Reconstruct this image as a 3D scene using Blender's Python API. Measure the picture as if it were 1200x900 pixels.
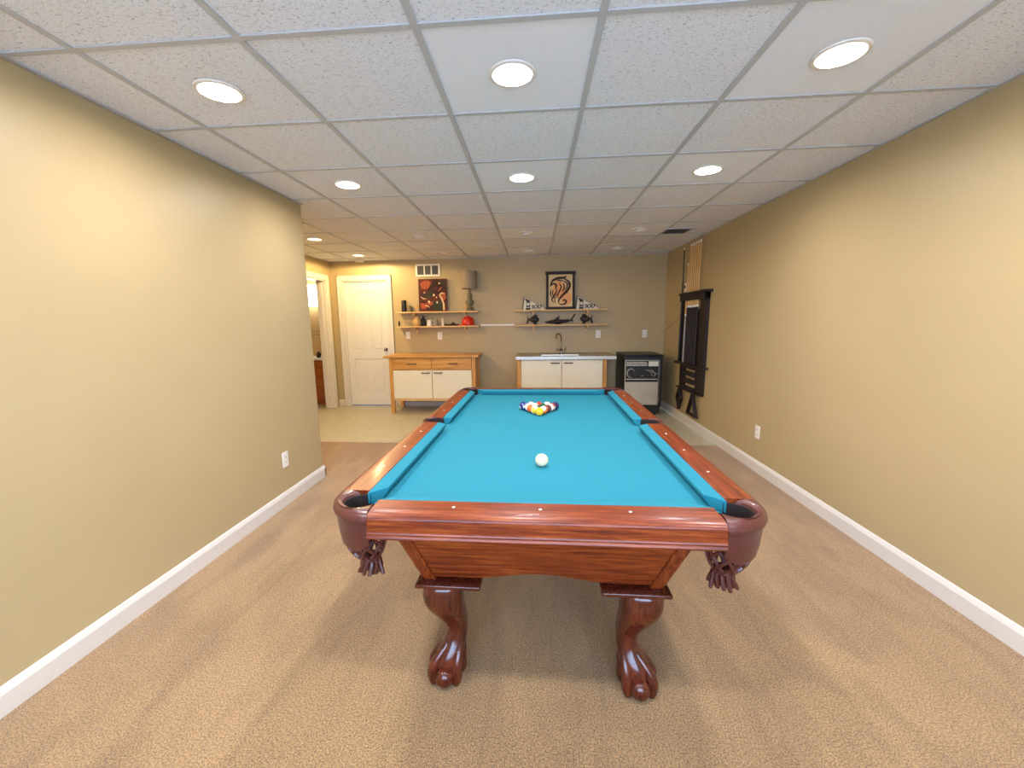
import bpy, bmesh, math, random
from mathutils import Vector, Matrix
random.seed(7)
for o in list(bpy.data.objects): bpy.data.objects.remove(o)
SC = bpy.context.scene
COL = SC.collection
PI = math.pi

# ------------------------------------------------------------------ camera
CAM_H = 1.365
yaw, pitch, roll, FPX, PPX, PPY = -0.0789716, 0.1612193, -0.0143957, 493.375, 588.2375, 456.1384
def cam_axes():
    f = Vector((math.sin(yaw)*math.cos(pitch), math.cos(yaw)*math.cos(pitch), -math.sin(pitch)))
    r = Vector((math.cos(yaw), -math.sin(yaw), 0)); u = r.cross(f)
    r2 = math.cos(roll)*r + math.sin(roll)*u; u2 = -math.sin(roll)*r + math.cos(roll)*u
    return r2, u2, f
_r, _u, _f = cam_axes()
cd = bpy.data.cameras.new('camera'); cam = bpy.data.objects.new('camera', cd); COL.objects.link(cam)
M = Matrix.Identity(4)
for i in range(3): M[i][0] = _r[i]; M[i][1] = _u[i]; M[i][2] = -_f[i]
M[2][3] = CAM_H
cam.matrix_world = M
cd.sensor_width = 36; cd.sensor_fit = 'HORIZONTAL'; cd.lens = FPX/1200*36
cd.shift_x = (600-PPX)/1200; cd.shift_y = (PPY-450)/1200
cd.clip_start = 0.02
SC.camera = cam

# ------------------------------------------------------------------ world, light, exposure
w = bpy.data.worlds.new('daylight'); SC.world = w; w.use_nodes = True
bg = w.node_tree.nodes['Background']; bg.inputs[0].default_value = (0.49, 0.68, 1.0, 1); bg.inputs[1].default_value = 13.0
SC.view_settings.view_transform = 'Standard'; SC.view_settings.look = 'None'
SC.view_settings.gamma = 1; SC.view_settings.use_curve_mapping = False
SC.view_settings.exposure = 0.33
LAMP_W = 10.4            # each lit downlight
LAMP_COL = (1.0, 0.99, 1.06)
BULB_W, BULB_COL = 2.6, (1.0, 0.86, 0.62)
HALL_W, HALL_COL = 41.0, (1.0, 0.73, 0.34)   # warmer lamps in the hall corner
WIN = dict(x0=-1.4, x1=1.5, z0=0.75, z1=2.15, y=-1.0)     # window in the wall behind the camera
pl = bpy.data.lights.new('window_portal', 'AREA'); pl.shape = 'RECTANGLE'
pl.size = WIN['x1']-WIN['x0']; pl.size_y = WIN['z1']-WIN['z0']; pl.cycles.is_portal = True
po = bpy.data.objects.new('window_portal', pl); COL.objects.link(po)
po.location = ((WIN['x0']+WIN['x1'])/2, WIN['y']-0.10, (WIN['z0']+WIN['z1'])/2); po.rotation_euler = (PI/2, 0, 0)

# ------------------------------------------------------------------ materials
def new_mat(name):
    m = bpy.data.materials.new(name); m.use_nodes = True
    nt = m.node_tree; b = nt.nodes['Principled BSDF']
    return m, nt, b
def rgb(c): return (c[0], c[1], c[2], 1)
def s2l(r, g, b):
    f = lambda v: (v/255/12.92) if v/255 <= 0.04045 else ((v/255+0.055)/1.055)**2.4
    return (f(r), f(g), f(b))
def ramp(nt, stops, interp='LINEAR'):
    n = nt.nodes.new('ShaderNodeValToRGB'); n.color_ramp.interpolation = interp
    e = n.color_ramp.elements
    while len(e) < len(stops): e.new(0.5)
    for el, (p, c) in zip(e, stops): el.position = p; el.color = rgb(c)
    return n
def coords(nt, scale=(1, 1, 1), rot=(0, 0, 0)):
    tc = nt.nodes.new('ShaderNodeTexCoord'); mp = nt.nodes.new('ShaderNodeMapping')
    nt.links.new(tc.outputs['Object'], mp.inputs[0]); mp.inputs['Scale'].default_value = scale; mp.inputs['Rotation'].default_value = rot
    return mp.outputs[0]
def noise(nt, vec, scale, detail=3, rough=0.5, dist=0):
    n = nt.nodes.new('ShaderNodeTexNoise'); nt.links.new(vec, n.inputs['Vector'])
    n.inputs['Scale'].default_value = scale; n.inputs['Detail'].default_value = detail
    n.inputs['Roughness'].default_value = rough; n.inputs['Distortion'].default_value = dist
    return n.outputs['Fac']
def bump(nt, b, h, strength=0.2, dist=0.01):
    n = nt.nodes.new('ShaderNodeBump'); n.inputs['Strength'].default_value = strength; n.inputs['Distance'].default_value = dist
    nt.links.new(h, n.inputs['Height']); nt.links.new(n.outputs[0], b.inputs['Normal']); return n
def mixc(nt, fac, a, bcol, mode='MIX'):
    n = nt.nodes.new('ShaderNodeMix'); n.data_type = 'RGBA'; n.blend_type = mode
    for sock, v in ((n.inputs['Factor'], fac), (n.inputs['A'], a), (n.inputs['B'], bcol)):
        if isinstance(v, (int, float)): sock.default_value = v
        elif isinstance(v, tuple): sock.default_value = rgb(v)
        else: nt.links.new(v, sock)
    return n.outputs['Result']
def plain(name, c, rough=0.5, metal=0, spec=0.5, coat=0, var=0.06, scale=30, bmp=0.0):
    m, nt, b = new_mat(name)
    v = coords(nt); f = noise(nt, v, scale, 3)
    lo = tuple(x*(1-var) for x in c); hi = tuple(min(1, x*(1+var)) for x in c)
    r = ramp(nt, [(0.3, lo), (0.7, hi)]); nt.links.new(f, r.inputs[0]); nt.links.new(r.outputs[0], b.inputs['Base Color'])
    b.inputs['Roughness'].default_value = rough; b.inputs['Metallic'].default_value = metal
    b.inputs['Specular IOR Level'].default_value = spec; b.inputs['Coat Weight'].default_value = coat
    if bmp: bump(nt, b, f, bmp, 0.004)
    return m
def wood(name, dark, mid, light, axis, rough=0.3, scale=1.0, coat=0.4, contrast=1.0):
    m, nt, b = new_mat(name)
    s = [85*scale]*3; s['xyz'.index(axis)] = 4.5*scale
    v = coords(nt, tuple(s)); f1 = noise(nt, v, 1.0, 5, 0.6, 0.6)
    s2 = [320*scale]*3; s2['xyz'.index(axis)] = 20*scale
    v2 = coords(nt, tuple(s2)); f2 = noise(nt, v2, 1.0, 3, 0.6)
    r = ramp(nt, [(0.28, dark), (0.5, mid), (0.75, light)]); nt.links.new(f1, r.inputs[0])
    r2 = ramp(nt, [(0.36, (0.45, 0.42, 0.40)), (0.5, (1, 1, 1))]); nt.links.new(f2, r2.inputs[0])
    c = mixc(nt, 0.55*contrast, r.outputs[0], r2.outputs[0], 'MULTIPLY')
    nt.links.new(c, b.inputs['Base Color']); b.inputs['Roughness'].default_value = rough
    b.inputs['Coat Weight'].default_value = coat; b.inputs['Coat Roughness'].default_value = 0.15
    b.inputs['Specular IOR Level'].default_value = 0.3
    bump(nt, b, f2, 0.12, 0.001)
    return m
def emit(name, c, s):
    m, nt, b = new_mat(name)
    b.inputs['Base Color'].default_value = rgb(c); b.inputs['Emission Color'].default_value = rgb(c); b.inputs['Emission Strength'].default_value = s
    return m

MT = {}
def wall_paint(name, c, rough=0.42):
    m, nt, b = new_mat(name)
    v = coords(nt); f = noise(nt, v, 160, 3, 0.6)
    f2 = noise(nt, v, 1.2, 2)
    r = ramp(nt, [(0.3, tuple(x*0.96 for x in c)), (0.7, tuple(min(1, x*1.04) for x in c))]); nt.links.new(f2, r.inputs[0])
    nt.links.new(r.outputs[0], b.inputs['Base Color']); b.inputs['Roughness'].default_value = rough
    b.inputs['Specular IOR Level'].default_value = 0.35
    bump(nt, b, f, 0.10, 0.002)
    return m
MT['wall'] = wall_paint('tan_wall_paint', s2l(183, 162, 120))
MT['trim'] = plain('white_trim_paint', s2l(218, 210, 198), 0.35, var=0.02)
MT['door'] = plain('white_door_paint', s2l(224, 219, 210), 0.4, var=0.02)
def carpet():
    m, nt, b = new_mat('beige_carpet')
    v = coords(nt); fine = noise(nt, v, 170, 3, 0.85); mid = noise(nt, v, 45, 3, 0.6)
    vs = coords(nt, (1.5, 0.6, 1), (0, 0, 0.15)); big = noise(nt, vs, 1.3, 3, 0.55, 1.6)
    base = s2l(166, 130, 83)
    r = ramp(nt, [(0.36, tuple(x*0.24 for x in base)), (0.50, base), (0.64, tuple(min(1, x*1.75) for x in base))]); nt.links.new(fine, r.inputs[0])
    r2 = ramp(nt, [(0.3, (0.86, 0.84, 0.82)), (0.6, (1, 1, 1))]); nt.links.new(mid, r2.inputs[0])
    vk = coords(nt, (6.5, 1.1, 1), (0, 0, -0.45)); streak = noise(nt, vk, 1.4, 3, 0.6, 1.0)
    r4 = ramp(nt, [(0.36, (0.80, 0.78, 0.75)), (0.50, (1.0, 1.0, 1.0))]); nt.links.new(streak, r4.inputs[0])
    r3 = ramp(nt, [(0.42, (0.74, 0.71, 0.70)), (0.56, (1.0, 1.0, 1.0))]); nt.links.new(big, r3.inputs[0])
    c = mixc(nt, 0.8, r.outputs[0], r2.outputs[0], 'MULTIPLY'); c = mixc(nt, 0.6, c, r3.outputs[0], 'MULTIPLY'); c = mixc(nt, 0.6, c, r4.outputs[0], 'MULTIPLY')
    nt.links.new(c, b.inputs['Base Color']); b.inputs['Roughness'].default_value = 0.95
    b.inputs['Specular IOR Level'].default_value = 0.1
    b.inputs['Sheen Weight'].default_value = 0.25; b.inputs['Sheen Roughness'].default_value = 0.6
    bump(nt, b, fine, 0.8, 0.006)
    return m
MT['carpet'] = carpet()
def vinyl():
    m, nt, b = new_mat('beige_vinyl_floor')
    v = coords(nt); f = noise(nt, v, 9, 5, 0.6); f2 = noise(nt, v, 90, 3)
    base = s2l(192, 182, 154)
    r = ramp(nt, [(0.3, tuple(x*0.88 for x in base)), (0.7, tuple(x*1.06 for x in base))]); nt.links.new(f, r.inputs[0])
    bk = nt.nodes.new('ShaderNodeTexBrick'); nt.links.new(v, bk.inputs['Vector'])
    bk.offset = 0; bk.inputs['Scale'].default_value = 1; bk.inputs['Brick Width'].default_value = 0.305; bk.inputs['Row Height'].default_value = 0.305
    bk.inputs['Mortar Size'].default_value = 0.004; bk.inputs['Color1'].default_value = (1, 1, 1, 1); bk.inputs['Color2'].default_value = (0.97, 0.97, 0.97, 1); bk.inputs['Mortar'].default_value = (0.88, 0.86, 0.82, 1)
    c = mixc(nt, 1.0, r.outputs[0], bk.outputs[0], 'MULTIPLY')
    nt.links.new(c, b.inputs['Base Color']); b.inputs['Roughness'].default_value = 0.38
    bump(nt, b, f2, 0.05, 0.002)
    return m
MT['vinyl'] = vinyl()
def tile_mat(name, amt):
    m, nt, b = new_mat(name)
    oi = nt.nodes.new('ShaderNodeObjectInfo')                # every tile shows its own stretch of the pattern
    def shifted(v):
        ad = nt.nodes.new('ShaderNodeVectorMath'); ad.operation = 'MULTIPLY_ADD'; nt.links.new(oi.outputs['Random'], ad.inputs[0]); ad.inputs[1].default_value = (97, 53, 0); nt.links.new(v, ad.inputs[2]); return ad.outputs[0]
    v = shifted(coords(nt, (70, 150, 1), (0, 0, 0.5))); f = noise(nt, v, 1.0, 3, 0.65, 1.2)
    v2 = shifted(coords(nt)); p = noise(nt, v2, 260, 2, 0.6)
    base = s2l(238, 241, 248)
    r = ramp(nt, [(0.33, tuple(x*(1-0.62*amt) for x in base)), (0.43, base)]); nt.links.new(f, r.inputs[0])
    r2 = ramp(nt, [(0.30, (1-0.35*amt,)*3), (0.5, (1, 1, 1))]); nt.links.new(p, r2.inputs[0])
    c = mixc(nt, 1.0, r.outputs[0], r2.outputs[0], 'MULTIPLY')
    nt.links.new(c, b.inputs['Base Color']); b.inputs['Roughness'].default_value = 0.9; b.inputs['Specular IOR Level'].default_value = 0.15
    bump(nt, b, r.outputs[0], 0.5*amt, 0.003)
    return m
MT['tile'] = tile_mat('fissured_ceiling_tile', 0.85)
MT['tile_smooth'] = tile_mat('fine_ceiling_tile', 0.16)
MT['grid'] = plain('ceiling_grid_metal', s2l(188, 190, 193), 0.45, var=0.02)
MT['cloth'] = plain('blue_cloth', s2l(34, 120, 138), 0.85, spec=0.2, var=0.03, scale=220, bmp=0.05)
D, Mi, L = s2l(72, 24, 9), s2l(118, 48, 18), s2l(156, 78, 30)
for ax in 'xyz': MT['oak_'+ax] = wood('stained_oak_'+ax, D, Mi, L, ax, 0.36, coat=0.12)
MT['leg'] = wood('dark_mahogany', s2l(52, 17, 9), s2l(84, 31, 16), s2l(112, 47, 23), 'z', 0.22, coat=0.6, contrast=0.6)
MT['leather'] = plain('brown_leather', s2l(82, 36, 30), 0.36, var=0.14, scale=60, bmp=0.08, coat=0.2)
MT['liner'] = plain('dark_pocket_lining', s2l(30, 16, 12), 0.8)
MT['pearl'] = plain('pearl_sight', s2l(250, 244, 226), 0.25)
PD, PM, PLt = s2l(170, 112, 52), s2l(206, 148, 78), s2l(228, 176, 104)
for ax in 'xyz': MT['birch_'+ax] = wood('birch_'+ax, PD, PM, PLt, ax, 0.4, scale=0.6, coat=0.1, contrast=0.45)
for ax in 'xyz': MT['pine_'+ax] = wood('pale_pine_'+ax, s2l(196, 150, 92), s2l(222, 182, 122), s2l(236, 204, 150), ax, 0.5, scale=0.6, coat=0, contrast=0.35)
MT['cabinet_white'] = plain('cream_cabinet_front', s2l(232, 222, 196), 0.4, var=0.02)
MT['steel'] = plain('brushed_steel', s2l(186, 178, 164), 0.36, metal=1, var=0.05, scale=80)
MT['steel_dull'] = plain('dull_stainless', s2l(196, 186, 164), 0.42, metal=0.85, var=0.06, scale=6)
MT['chrome'] = plain('dark_chrome', s2l(150, 140, 126), 0.18, metal=1, var=0.02)
MT['black'] = plain('black_plastic', s2l(22, 20, 20), 0.4, var=0.1)
MT['black_wood'] = plain('black_stained_wood', s2l(30, 15, 13), 0.6, var=0.25, scale=40)
MT['white_plastic'] = plain('white_plastic', s2l(238, 232, 218), 0.35, var=0.02)
MT['slot'] = plain('dark_slot', s2l(60, 54, 48), 0.6)
MT['lens_on'] = emit('lit_lamp_lens', (1.0, 0.93, 0.78), 9.0)
MT['lens_off'] = plain('unlit_lamp_lens', s2l(226, 214, 196), 0.35, var=0.02)
MT['ring'] = plain('white_lamp_trim', s2l(236, 230, 222), 0.4, var=0.02)
MT['louvre'] = plain('grey_louvre', s2l(112, 110, 106), 0.6)
MT['vent_dark'] = plain('vent_recess', s2l(74, 70, 66), 0.7)
MT['cue_maple'] = wood('cue_maple', s2l(198, 140, 70), s2l(220, 166, 94), s2l(234, 190, 120), 'z', 0.3, coat=0.3, contrast=0.3)
MT['shade'] = plain('grey_lamp_shade', s2l(150, 134, 116), 0.9, var=0.05, scale=200, bmp=0.05)
MT['stone'] = plain('grey_green_resin', s2l(112, 104, 78), 0.6, var=0.3, scale=60, bmp=0.2)
MT['tan'] = plain('tan_ceramic', s2l(206, 168, 108), 0.5, var=0.15, scale=40)
MT['red'] = plain('red_shell', s2l(206, 44, 20), 0.35, var=0.1)
MT['mug'] = plain('white_ceramic', s2l(236, 228, 214), 0.3, var=0.03)
MT['grey_glass'] = plain('grey_glaze', s2l(150, 146, 136), 0.25, var=0.1)
MT['paper'] = plain('cream_paper', s2l(226, 200, 150), 0.7, var=0.05, scale=8)
MT['peach'] = plain('peach_print', s2l(232, 168, 112), 0.7, var=0.08, scale=12)
MT['ink'] = plain('brown_black_ink', s2l(62, 34, 22), 0.7, var=0.2)
MT['canvas'] = plain('rust_canvas', s2l(88, 34, 22), 0.8, var=0.5, scale=14)
MT['terracotta'] = plain('terracotta_paint', s2l(160, 78, 46), 0.8, var=0.2, scale=30)
MT['dark_green'] = plain('dark_green_paint', s2l(48, 50, 34), 0.8, var=0.3, scale=30)
MT['plum'] = plain('plum_paint', s2l(54, 24, 26), 0.8, var=0.3, scale=30)
MT['cream'] = plain('cream_paint', s2l(226, 196, 150), 0.8, var=0.1, scale=30)
MT['felt'] = plain('white_felt', s2l(226, 218, 200), 0.9, var=0.04)
MT['bath_wall'] = wall_paint('bathroom_wall_paint', s2l(204, 176, 126))
MT['vanity'] = wood('honey_oak', s2l(132, 66, 22), s2l(172, 94, 38), s2l(196, 118, 56), 'z', 0.4, coat=0.2, contrast=0.5)
MT['bath_glow'] = emit('lit_frosted_glass', (1.0, 0.97, 0.86), 5.0)
MT['cord'] = plain('cream_cord', s2l(214, 190, 140), 0.5, var=0.02)

# ------------------------------------------------------------------ mesh helpers
def box(bm, x0, x1, y0, y1, z0, z1):
    v = [bm.verts.new((x, y, z)) for z in (z0, z1) for y in (y0, y1) for x in (x0, x1)]
    for f in ((0,2,3,1), (4,5,7,6), (0,1,5,4), (2,6,7,3), (0,4,6,2), (1,3,7,5)): bm.faces.new([v[i] for i in f])
def loft(bm, rings, cap=True, closed=True):
    R = [[bm.verts.new(p) for p in r] for r in rings]
    n = len(R[0])
    for a, b in zip(R, R[1:]):
        for i in range(n if closed else n-1): bm.faces.new((a[i], a[(i+1) % n], b[(i+1) % n], b[i]))
    if cap and closed: bm.faces.new(R[0][::-1]); bm.faces.new(R[-1])
    return R
def lathe(bm, prof, c=(0, 0, 0), seg=24, cap=True):
    loft(bm, [[(c[0]+r*math.cos(2*PI*i/seg), c[1]+r*math.sin(2*PI*i/seg), c[2]+z) for i in range(seg)] for r, z in prof], cap)
def frame(d):
    d = d.normalized(); a = Vector((0, 0, 1)) if abs(d.z) < 0.9 else Vector((1, 0, 0))
    x = d.cross(a).normalized(); return x, x.cross(d).normalized()
def tube(bm, pts, r, seg=8, cap=True):
    pts = [Vector(p) for p in pts]; n = len(pts)
    if isinstance(r, (int, float)): r = [r]*n
    rings = []; x = None
    for i, p in enumerate(pts):
        d = (pts[min(i+1, n-1)]-pts[max(i-1, 0)]).normalized()
        if x is None: x, y = frame(d)
        else:
            x = (x-d*x.dot(d)).normalized(); y = d.cross(x)
        rings.append([tuple(p+r[i]*(math.cos(2*PI*k/seg)*x+math.sin(2*PI*k/seg)*y)) for k in range(seg)])
    loft(bm, rings, cap)
def cyl(bm, p0, p1, r0, r1=None, seg=16): tube(bm, [p0, p1], [r0, r0 if r1 is None else r1], seg)
def prism(bm, poly, fn0, fn1):
    a = [bm.verts.new(fn0(*p)) for p in poly]; b = [bm.verts.new(fn1(*p)) for p in poly]; n = len(poly)
    bm.faces.new(a[::-1]); bm.faces.new(b)
    for i in range(n): bm.faces.new((a[i], a[(i+1) % n], b[(i+1) % n], b[i]))
def sphere(bm, c, r, seg=24, rings=14, s=(1, 1, 1)):
    bmesh.ops.create_uvsphere(bm, u_segments=seg, v_segments=rings, radius=r, matrix=Matrix.Translation(c) @ Matrix.Diagonal((*s, 1)))
def catmull(P, n=6):
    P = [Vector(p) for p in P]; out = []
    for i in range(len(P)-1):
        p0, p1, p2, p3 = P[max(i-1, 0)], P[i], P[i+1], P[min(i+2, len(P)-1)]
        for k in range(n):
            t = k/n
            out.append(0.5*((2*p1)+(-p0+p2)*t+(2*p0-5*p1+4*p2-p3)*t*t+(-p0+3*p1-3*p2+p3)*t**3))
    out.append(P[-1]); return out
def obj(name, bm, m, parent=None, loc=(0, 0, 0), rot=(0, 0, 0), bevel=0, smooth=True, seg=2, sub=0):
    bmesh.ops.recalc_face_normals(bm, faces=bm.faces)
    me = bpy.data.meshes.new(name); bm.to_mesh(me); bm.free()
    for mm in (m if isinstance(m, (list, tuple)) else [m]): me.materials.append(MT[mm] if isinstance(mm, str) else mm)
    o = bpy.data.objects.new(name, me); COL.objects.link(o); o.location = loc; o.rotation_euler = rot
    if parent: o.parent = parent
    if smooth:
        me.polygons.foreach_set('use_smooth', [True]*len(me.polygons))
        me.set_sharp_from_angle(angle=math.radians(38))
    if bevel:
        md = o.modifiers.new('bevel', 'BEVEL'); md.width = bevel; md.segments = seg; md.limit_method = 'ANGLE'; md.angle_limit = math.radians(35)
    if sub:
        md = o.modifiers.new('sub', 'SUBSURF'); md.levels = sub; md.render_levels = sub
    return o
def link(name, me, parent=None, loc=(0, 0, 0), rot=(0, 0, 0)):
    o = bpy.data.objects.new(name, me); COL.objects.link(o); o.location = loc; o.rotation_euler = rot
    if parent: o.parent = parent
    return o
def tag(o, label, cat, group=None):
    o['label'] = label; o['category'] = cat
    if group: o['group'] = group
    return o
def struct(o, label=None, cat=None):
    o['kind'] = 'structure'
    if label: o['label'] = label
    if cat: o['category'] = cat
    return o
def thing(name, label, cat, loc=(0, 0, 0), rot=(0, 0, 0), group=None):
    o = bpy.data.objects.new(name, None); COL.objects.link(o); o.location = loc; o.rotation_euler = rot
    o.empty_display_size = 0.05
    return tag(o, label, cat, group)
def bmx(*boxes):
    bm = bmesh.new()
    for b in boxes: box(bm, *b)
    return bm

# ------------------------------------------------------------------ room shell
XL, XR, YF, YB, H = -1.90, 1.977, 6.68, -1.00, 2.321
XH = -3.25            # hall wall with the bathroom door
CARPET_Y = 4.58
struct(obj('floor', bmx((XL-0.5, XR, YB, CARPET_Y, -0.06, 0.0), (XH, XL-0.5, 2.5, CARPET_Y, -0.06, 0.0)), 'carpet', smooth=False),
       'beige cut pile carpet under the pool table with vacuum marks', 'carpet')
struct(obj('floor', bmx((XH-0.14, XR, CARPET_Y, YF+0.1, -0.06, -0.004), (-4.6, XH-0.14, 5.2, 7.3, -0.06, -0.004)), 'vinyl', smooth=False),
       'smooth beige vinyl floor in front of the kitchenette cabinets', 'vinyl floor')
struct(obj('trim_1', bmx((XL, XR, CARPET_Y-0.012, CARPET_Y+0.012, -0.002, 0.004)), 'vinyl', bevel=0.002), 'thin flat strip where the carpet meets the vinyl floor', 'floor strip')
struct(obj('wall_left', bmx((XL-0.12, XL, YB, 3.49, 0, H)), 'wall', bevel=0.004), 'plain tan painted wall ending in an outside corner', 'wall')
struct(obj('wall_right', bmx((XR, XR+0.12, YB, YF+0.12, 0, H)), 'wall', smooth=False), 'long tan painted wall with the cue rack', 'wall')
DX0, DX1, DZ = -3.07, -2.33, 2.03      # far door opening
struct(obj('wall_far', bmx((XH-0.14, DX0, YF, YF+0.12, 0, H), (DX1, XR, YF, YF+0.12, 0, H), (DX0, DX1, YF, YF+0.12, DZ, H)), 'wall', smooth=False),
       'tan painted wall behind the shelves and cabinets', 'wall')
BY0, BY1 = 5.74, 6.50                  # bathroom door opening
struct(obj('wall_hall', bmx((XH-0.14, XH, 2.5, BY0, 0, H), (XH-0.14, XH, BY1, YF, 0, H), (XH-0.14, XH, BY0, BY1, 2.03, H)), 'wall', smooth=False),
       'short tan wall with the open bathroom doorway', 'wall')
struct(obj('wall_hall_end', bmx((XH-0.14, XL-0.12, 2.38, 2.5, 0, H)), 'wall', smooth=False), 'tan wall closing the side hall', 'wall')
W = WIN
struct(obj('wall_back', bmx((XL-0.12, W['x0'], YB-0.14, YB, 0, H), (W['x1'], XR+0.12, YB-0.14, YB, 0, H), (W['x0'], W['x1'], YB-0.14, YB, 0, W['z0']), (W['x0'], W['x1'], YB-0.14, YB, W['z1'], H)), 'wall', smooth=False),
       'tan painted wall with the wide window', 'wall')
win = struct(obj('window_1', bmx((W['x0'], W['x1'], YB-0.09, YB-0.04, W['z0'], W['z0']+0.06), (W['x0'], W['x1'], YB-0.09, YB-0.04, W['z1']-0.06, W['z1']),
    (W['x0'], W['x0']+0.06, YB-0.09, YB-0.04, W['z0']+0.06, W['z1']-0.06), (W['x1']-0.06, W['x1'], YB-0.09, YB-0.04, W['z0']+0.06, W['z1']-0.06), (0.02, 0.08, YB-0.09, YB-0.04, W['z0']+0.06, W['z1']-0.06)), 'trim', bevel=0.004),
    'white framed wide window letting in daylight', 'window')
gm, nt, b = new_mat('window_glass')
tr = nt.nodes.new('ShaderNodeBsdfTransparent'); gl = nt.nodes.new('ShaderNodeBsdfGlossy'); mx = nt.nodes.new('ShaderNodeMixShader')
gl.inputs['Roughness'].default_value = 0.02; mx.inputs[0].default_value = 0.06
nt.links.new(tr.outputs[0], mx.inputs[1]); nt.links.new(gl.outputs[0], mx.inputs[2]); nt.links.new(mx.outputs[0], nt.nodes['Material Output'].inputs[0])
for a, c in ((W['x0']+0.06, 0.02), (0.08, W['x1']-0.06)):
    obj('pane', bmx((a, c, YB-0.068, YB-0.062, W['z0']+0.06, W['z1']-0.06)), gm, win, smooth=False)
struct(obj('floor', bmx((-9, 9, -12, YB-0.14, -0.3, -0.2)), plain('bounce_ground', s2l(196, 194, 190), 0.9, var=0.1), smooth=False), 'unseen pale ground added outside the window to bounce daylight inside', 'bounce ground')  # unseen ground, made pale so daylight bounces up to the ceiling

# baseboards: profile swept along the wall foot
BBP = [(0, 0), (0.016, 0), (0.016, 0.078), (0.012, 0.088), (0.006, 0.100), (0, 0.104)]
def baseboard(name, p0, p1, n, label):
    bm = bmesh.new(); p0 = Vector(p0); p1 = Vector(p1); n = Vector(n)
    rings = [[tuple(p+n*u+Vector((0, 0, z))) for u, z in BBP] for p in (p0, p1)]
    loft(bm, rings); return struct(obj(name, bm, 'trim', smooth=False), label, 'baseboard')
baseboard('baseboard_left', (XL, YB, 0), (XL, 3.506, 0), (1, 0, 0), 'white baseboard at the foot of the plain wall with the outside corner')
baseboard('baseboard_left_end', (XL+0.016, 3.49, 0), (XL-0.136, 3.49, 0), (0, 1, 0), 'short white baseboard wrapping the outside wall corner')
baseboard('baseboard_right', (XR, YB, 0), (XR, YF, 0), (-1, 0, 0), 'long white baseboard below the cue rack wall')
baseboard('baseboard_far', (DX1+0.08, YF, 0), (XR, YF, 0), (0, -1, 0), 'white baseboard behind the cabinets and fridge')
baseboard('baseboard_corner', (XH, YF, 0), (DX0-0.08, YF, 0), (0, -1, 0), 'tiny white baseboard between the two door casings')
baseboard('baseboard_hall', (XH, 2.5, 0), (XH, BY0-0.08, 0), (1, 0, 0), 'white baseboard of the hall wall before the bathroom door')

# ------------------------------------------------------------------ suspended ceiling: every tile a piece
GX0, GY0, T = 0.2187, 1.5294, 0.61
ceil = struct(obj('ceiling', bmx((XH-0.14, XR+0.12, YB-0.1, YF+0.12, H+0.16, H+0.2)), plain('plenum', s2l(120, 116, 110), 0.9), smooth=False),
              'suspended ceiling of white mineral tiles in a grey metal grid', 'ceiling')
LIGHTS = []      # (x, y, lit)
for y in (1.8344, 3.0544): LIGHTS += [(GX0-2.5*T, y, 1), (GX0-0.5*T, y, 1), (GX0+1.5*T, y, 1)]
for y in (4.8844, 6.1044): LIGHTS += [(GX0-4.5*T, y, 2), (GX0-2.5*T, y, 0), (GX0-0.5*T, y, 0), (GX0+1.5*T, y, 0)]
LIGHTS.append((GX0-4.5*T, 3.0544, 2))  # unseen lamp added behind the left wall to brighten the far end
for x in (GX0-2.5*T, GX0-0.5*T, GX0+1.5*T): LIGHTS += [(x, 0.6144, 3)]
LR = 0.078       # aperture radius
def tile_bm(x0, x1, y0, y1, hole=None):
    bm = bmesh.new(); z0, z1 = 0.0, 0.014
    if not hole: box(bm, x0, x1, y0, y1, z0, z1); return bm
    n = 32; hx, hy = hole
    def edge(a):
        c, s = math.cos(a), math.sin(a); t = 1e9
        if c > 1e-9: t = min(t, (x1-hx)/c)
        if c < -1e-9: t = min(t, (x0-hx)/c)
        if s > 1e-9: t = min(t, (y1-hy)/s)
        if s < -1e-9: t = min(t, (y0-hy)/s)
        return (hx+c*t, hy+s*t)
    A = [2*PI*(i+0.5)/n for i in range(n)]
    A = sorted(set(A+[math.atan2(y-hy, x-hx) % (2*PI) for x in (x0, x1) for y in (y0, y1)]))
    inn = [(hx+LR*1.02*math.cos(a), hy+LR*1.02*math.sin(a)) for a in A]; out = [edge(a) for a in A]
    rings = [[(p[0], p[1], z1) for p in out], [(p[0], p[1], z0) for p in out], [(p[0], p[1], z0) for p in inn], [(p[0], p[1], z1) for p in inn], [(p[0], p[1], z1) for p in out]]
    loft(bm, rings, cap=False); bmesh.ops.remove_doubles(bm, verts=bm.verts, dist=1e-6); return bm
VENT = (GX0+2.5*T-0.18, GY0+5.68*T)
shared = {}
ZT = H+0.006
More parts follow.
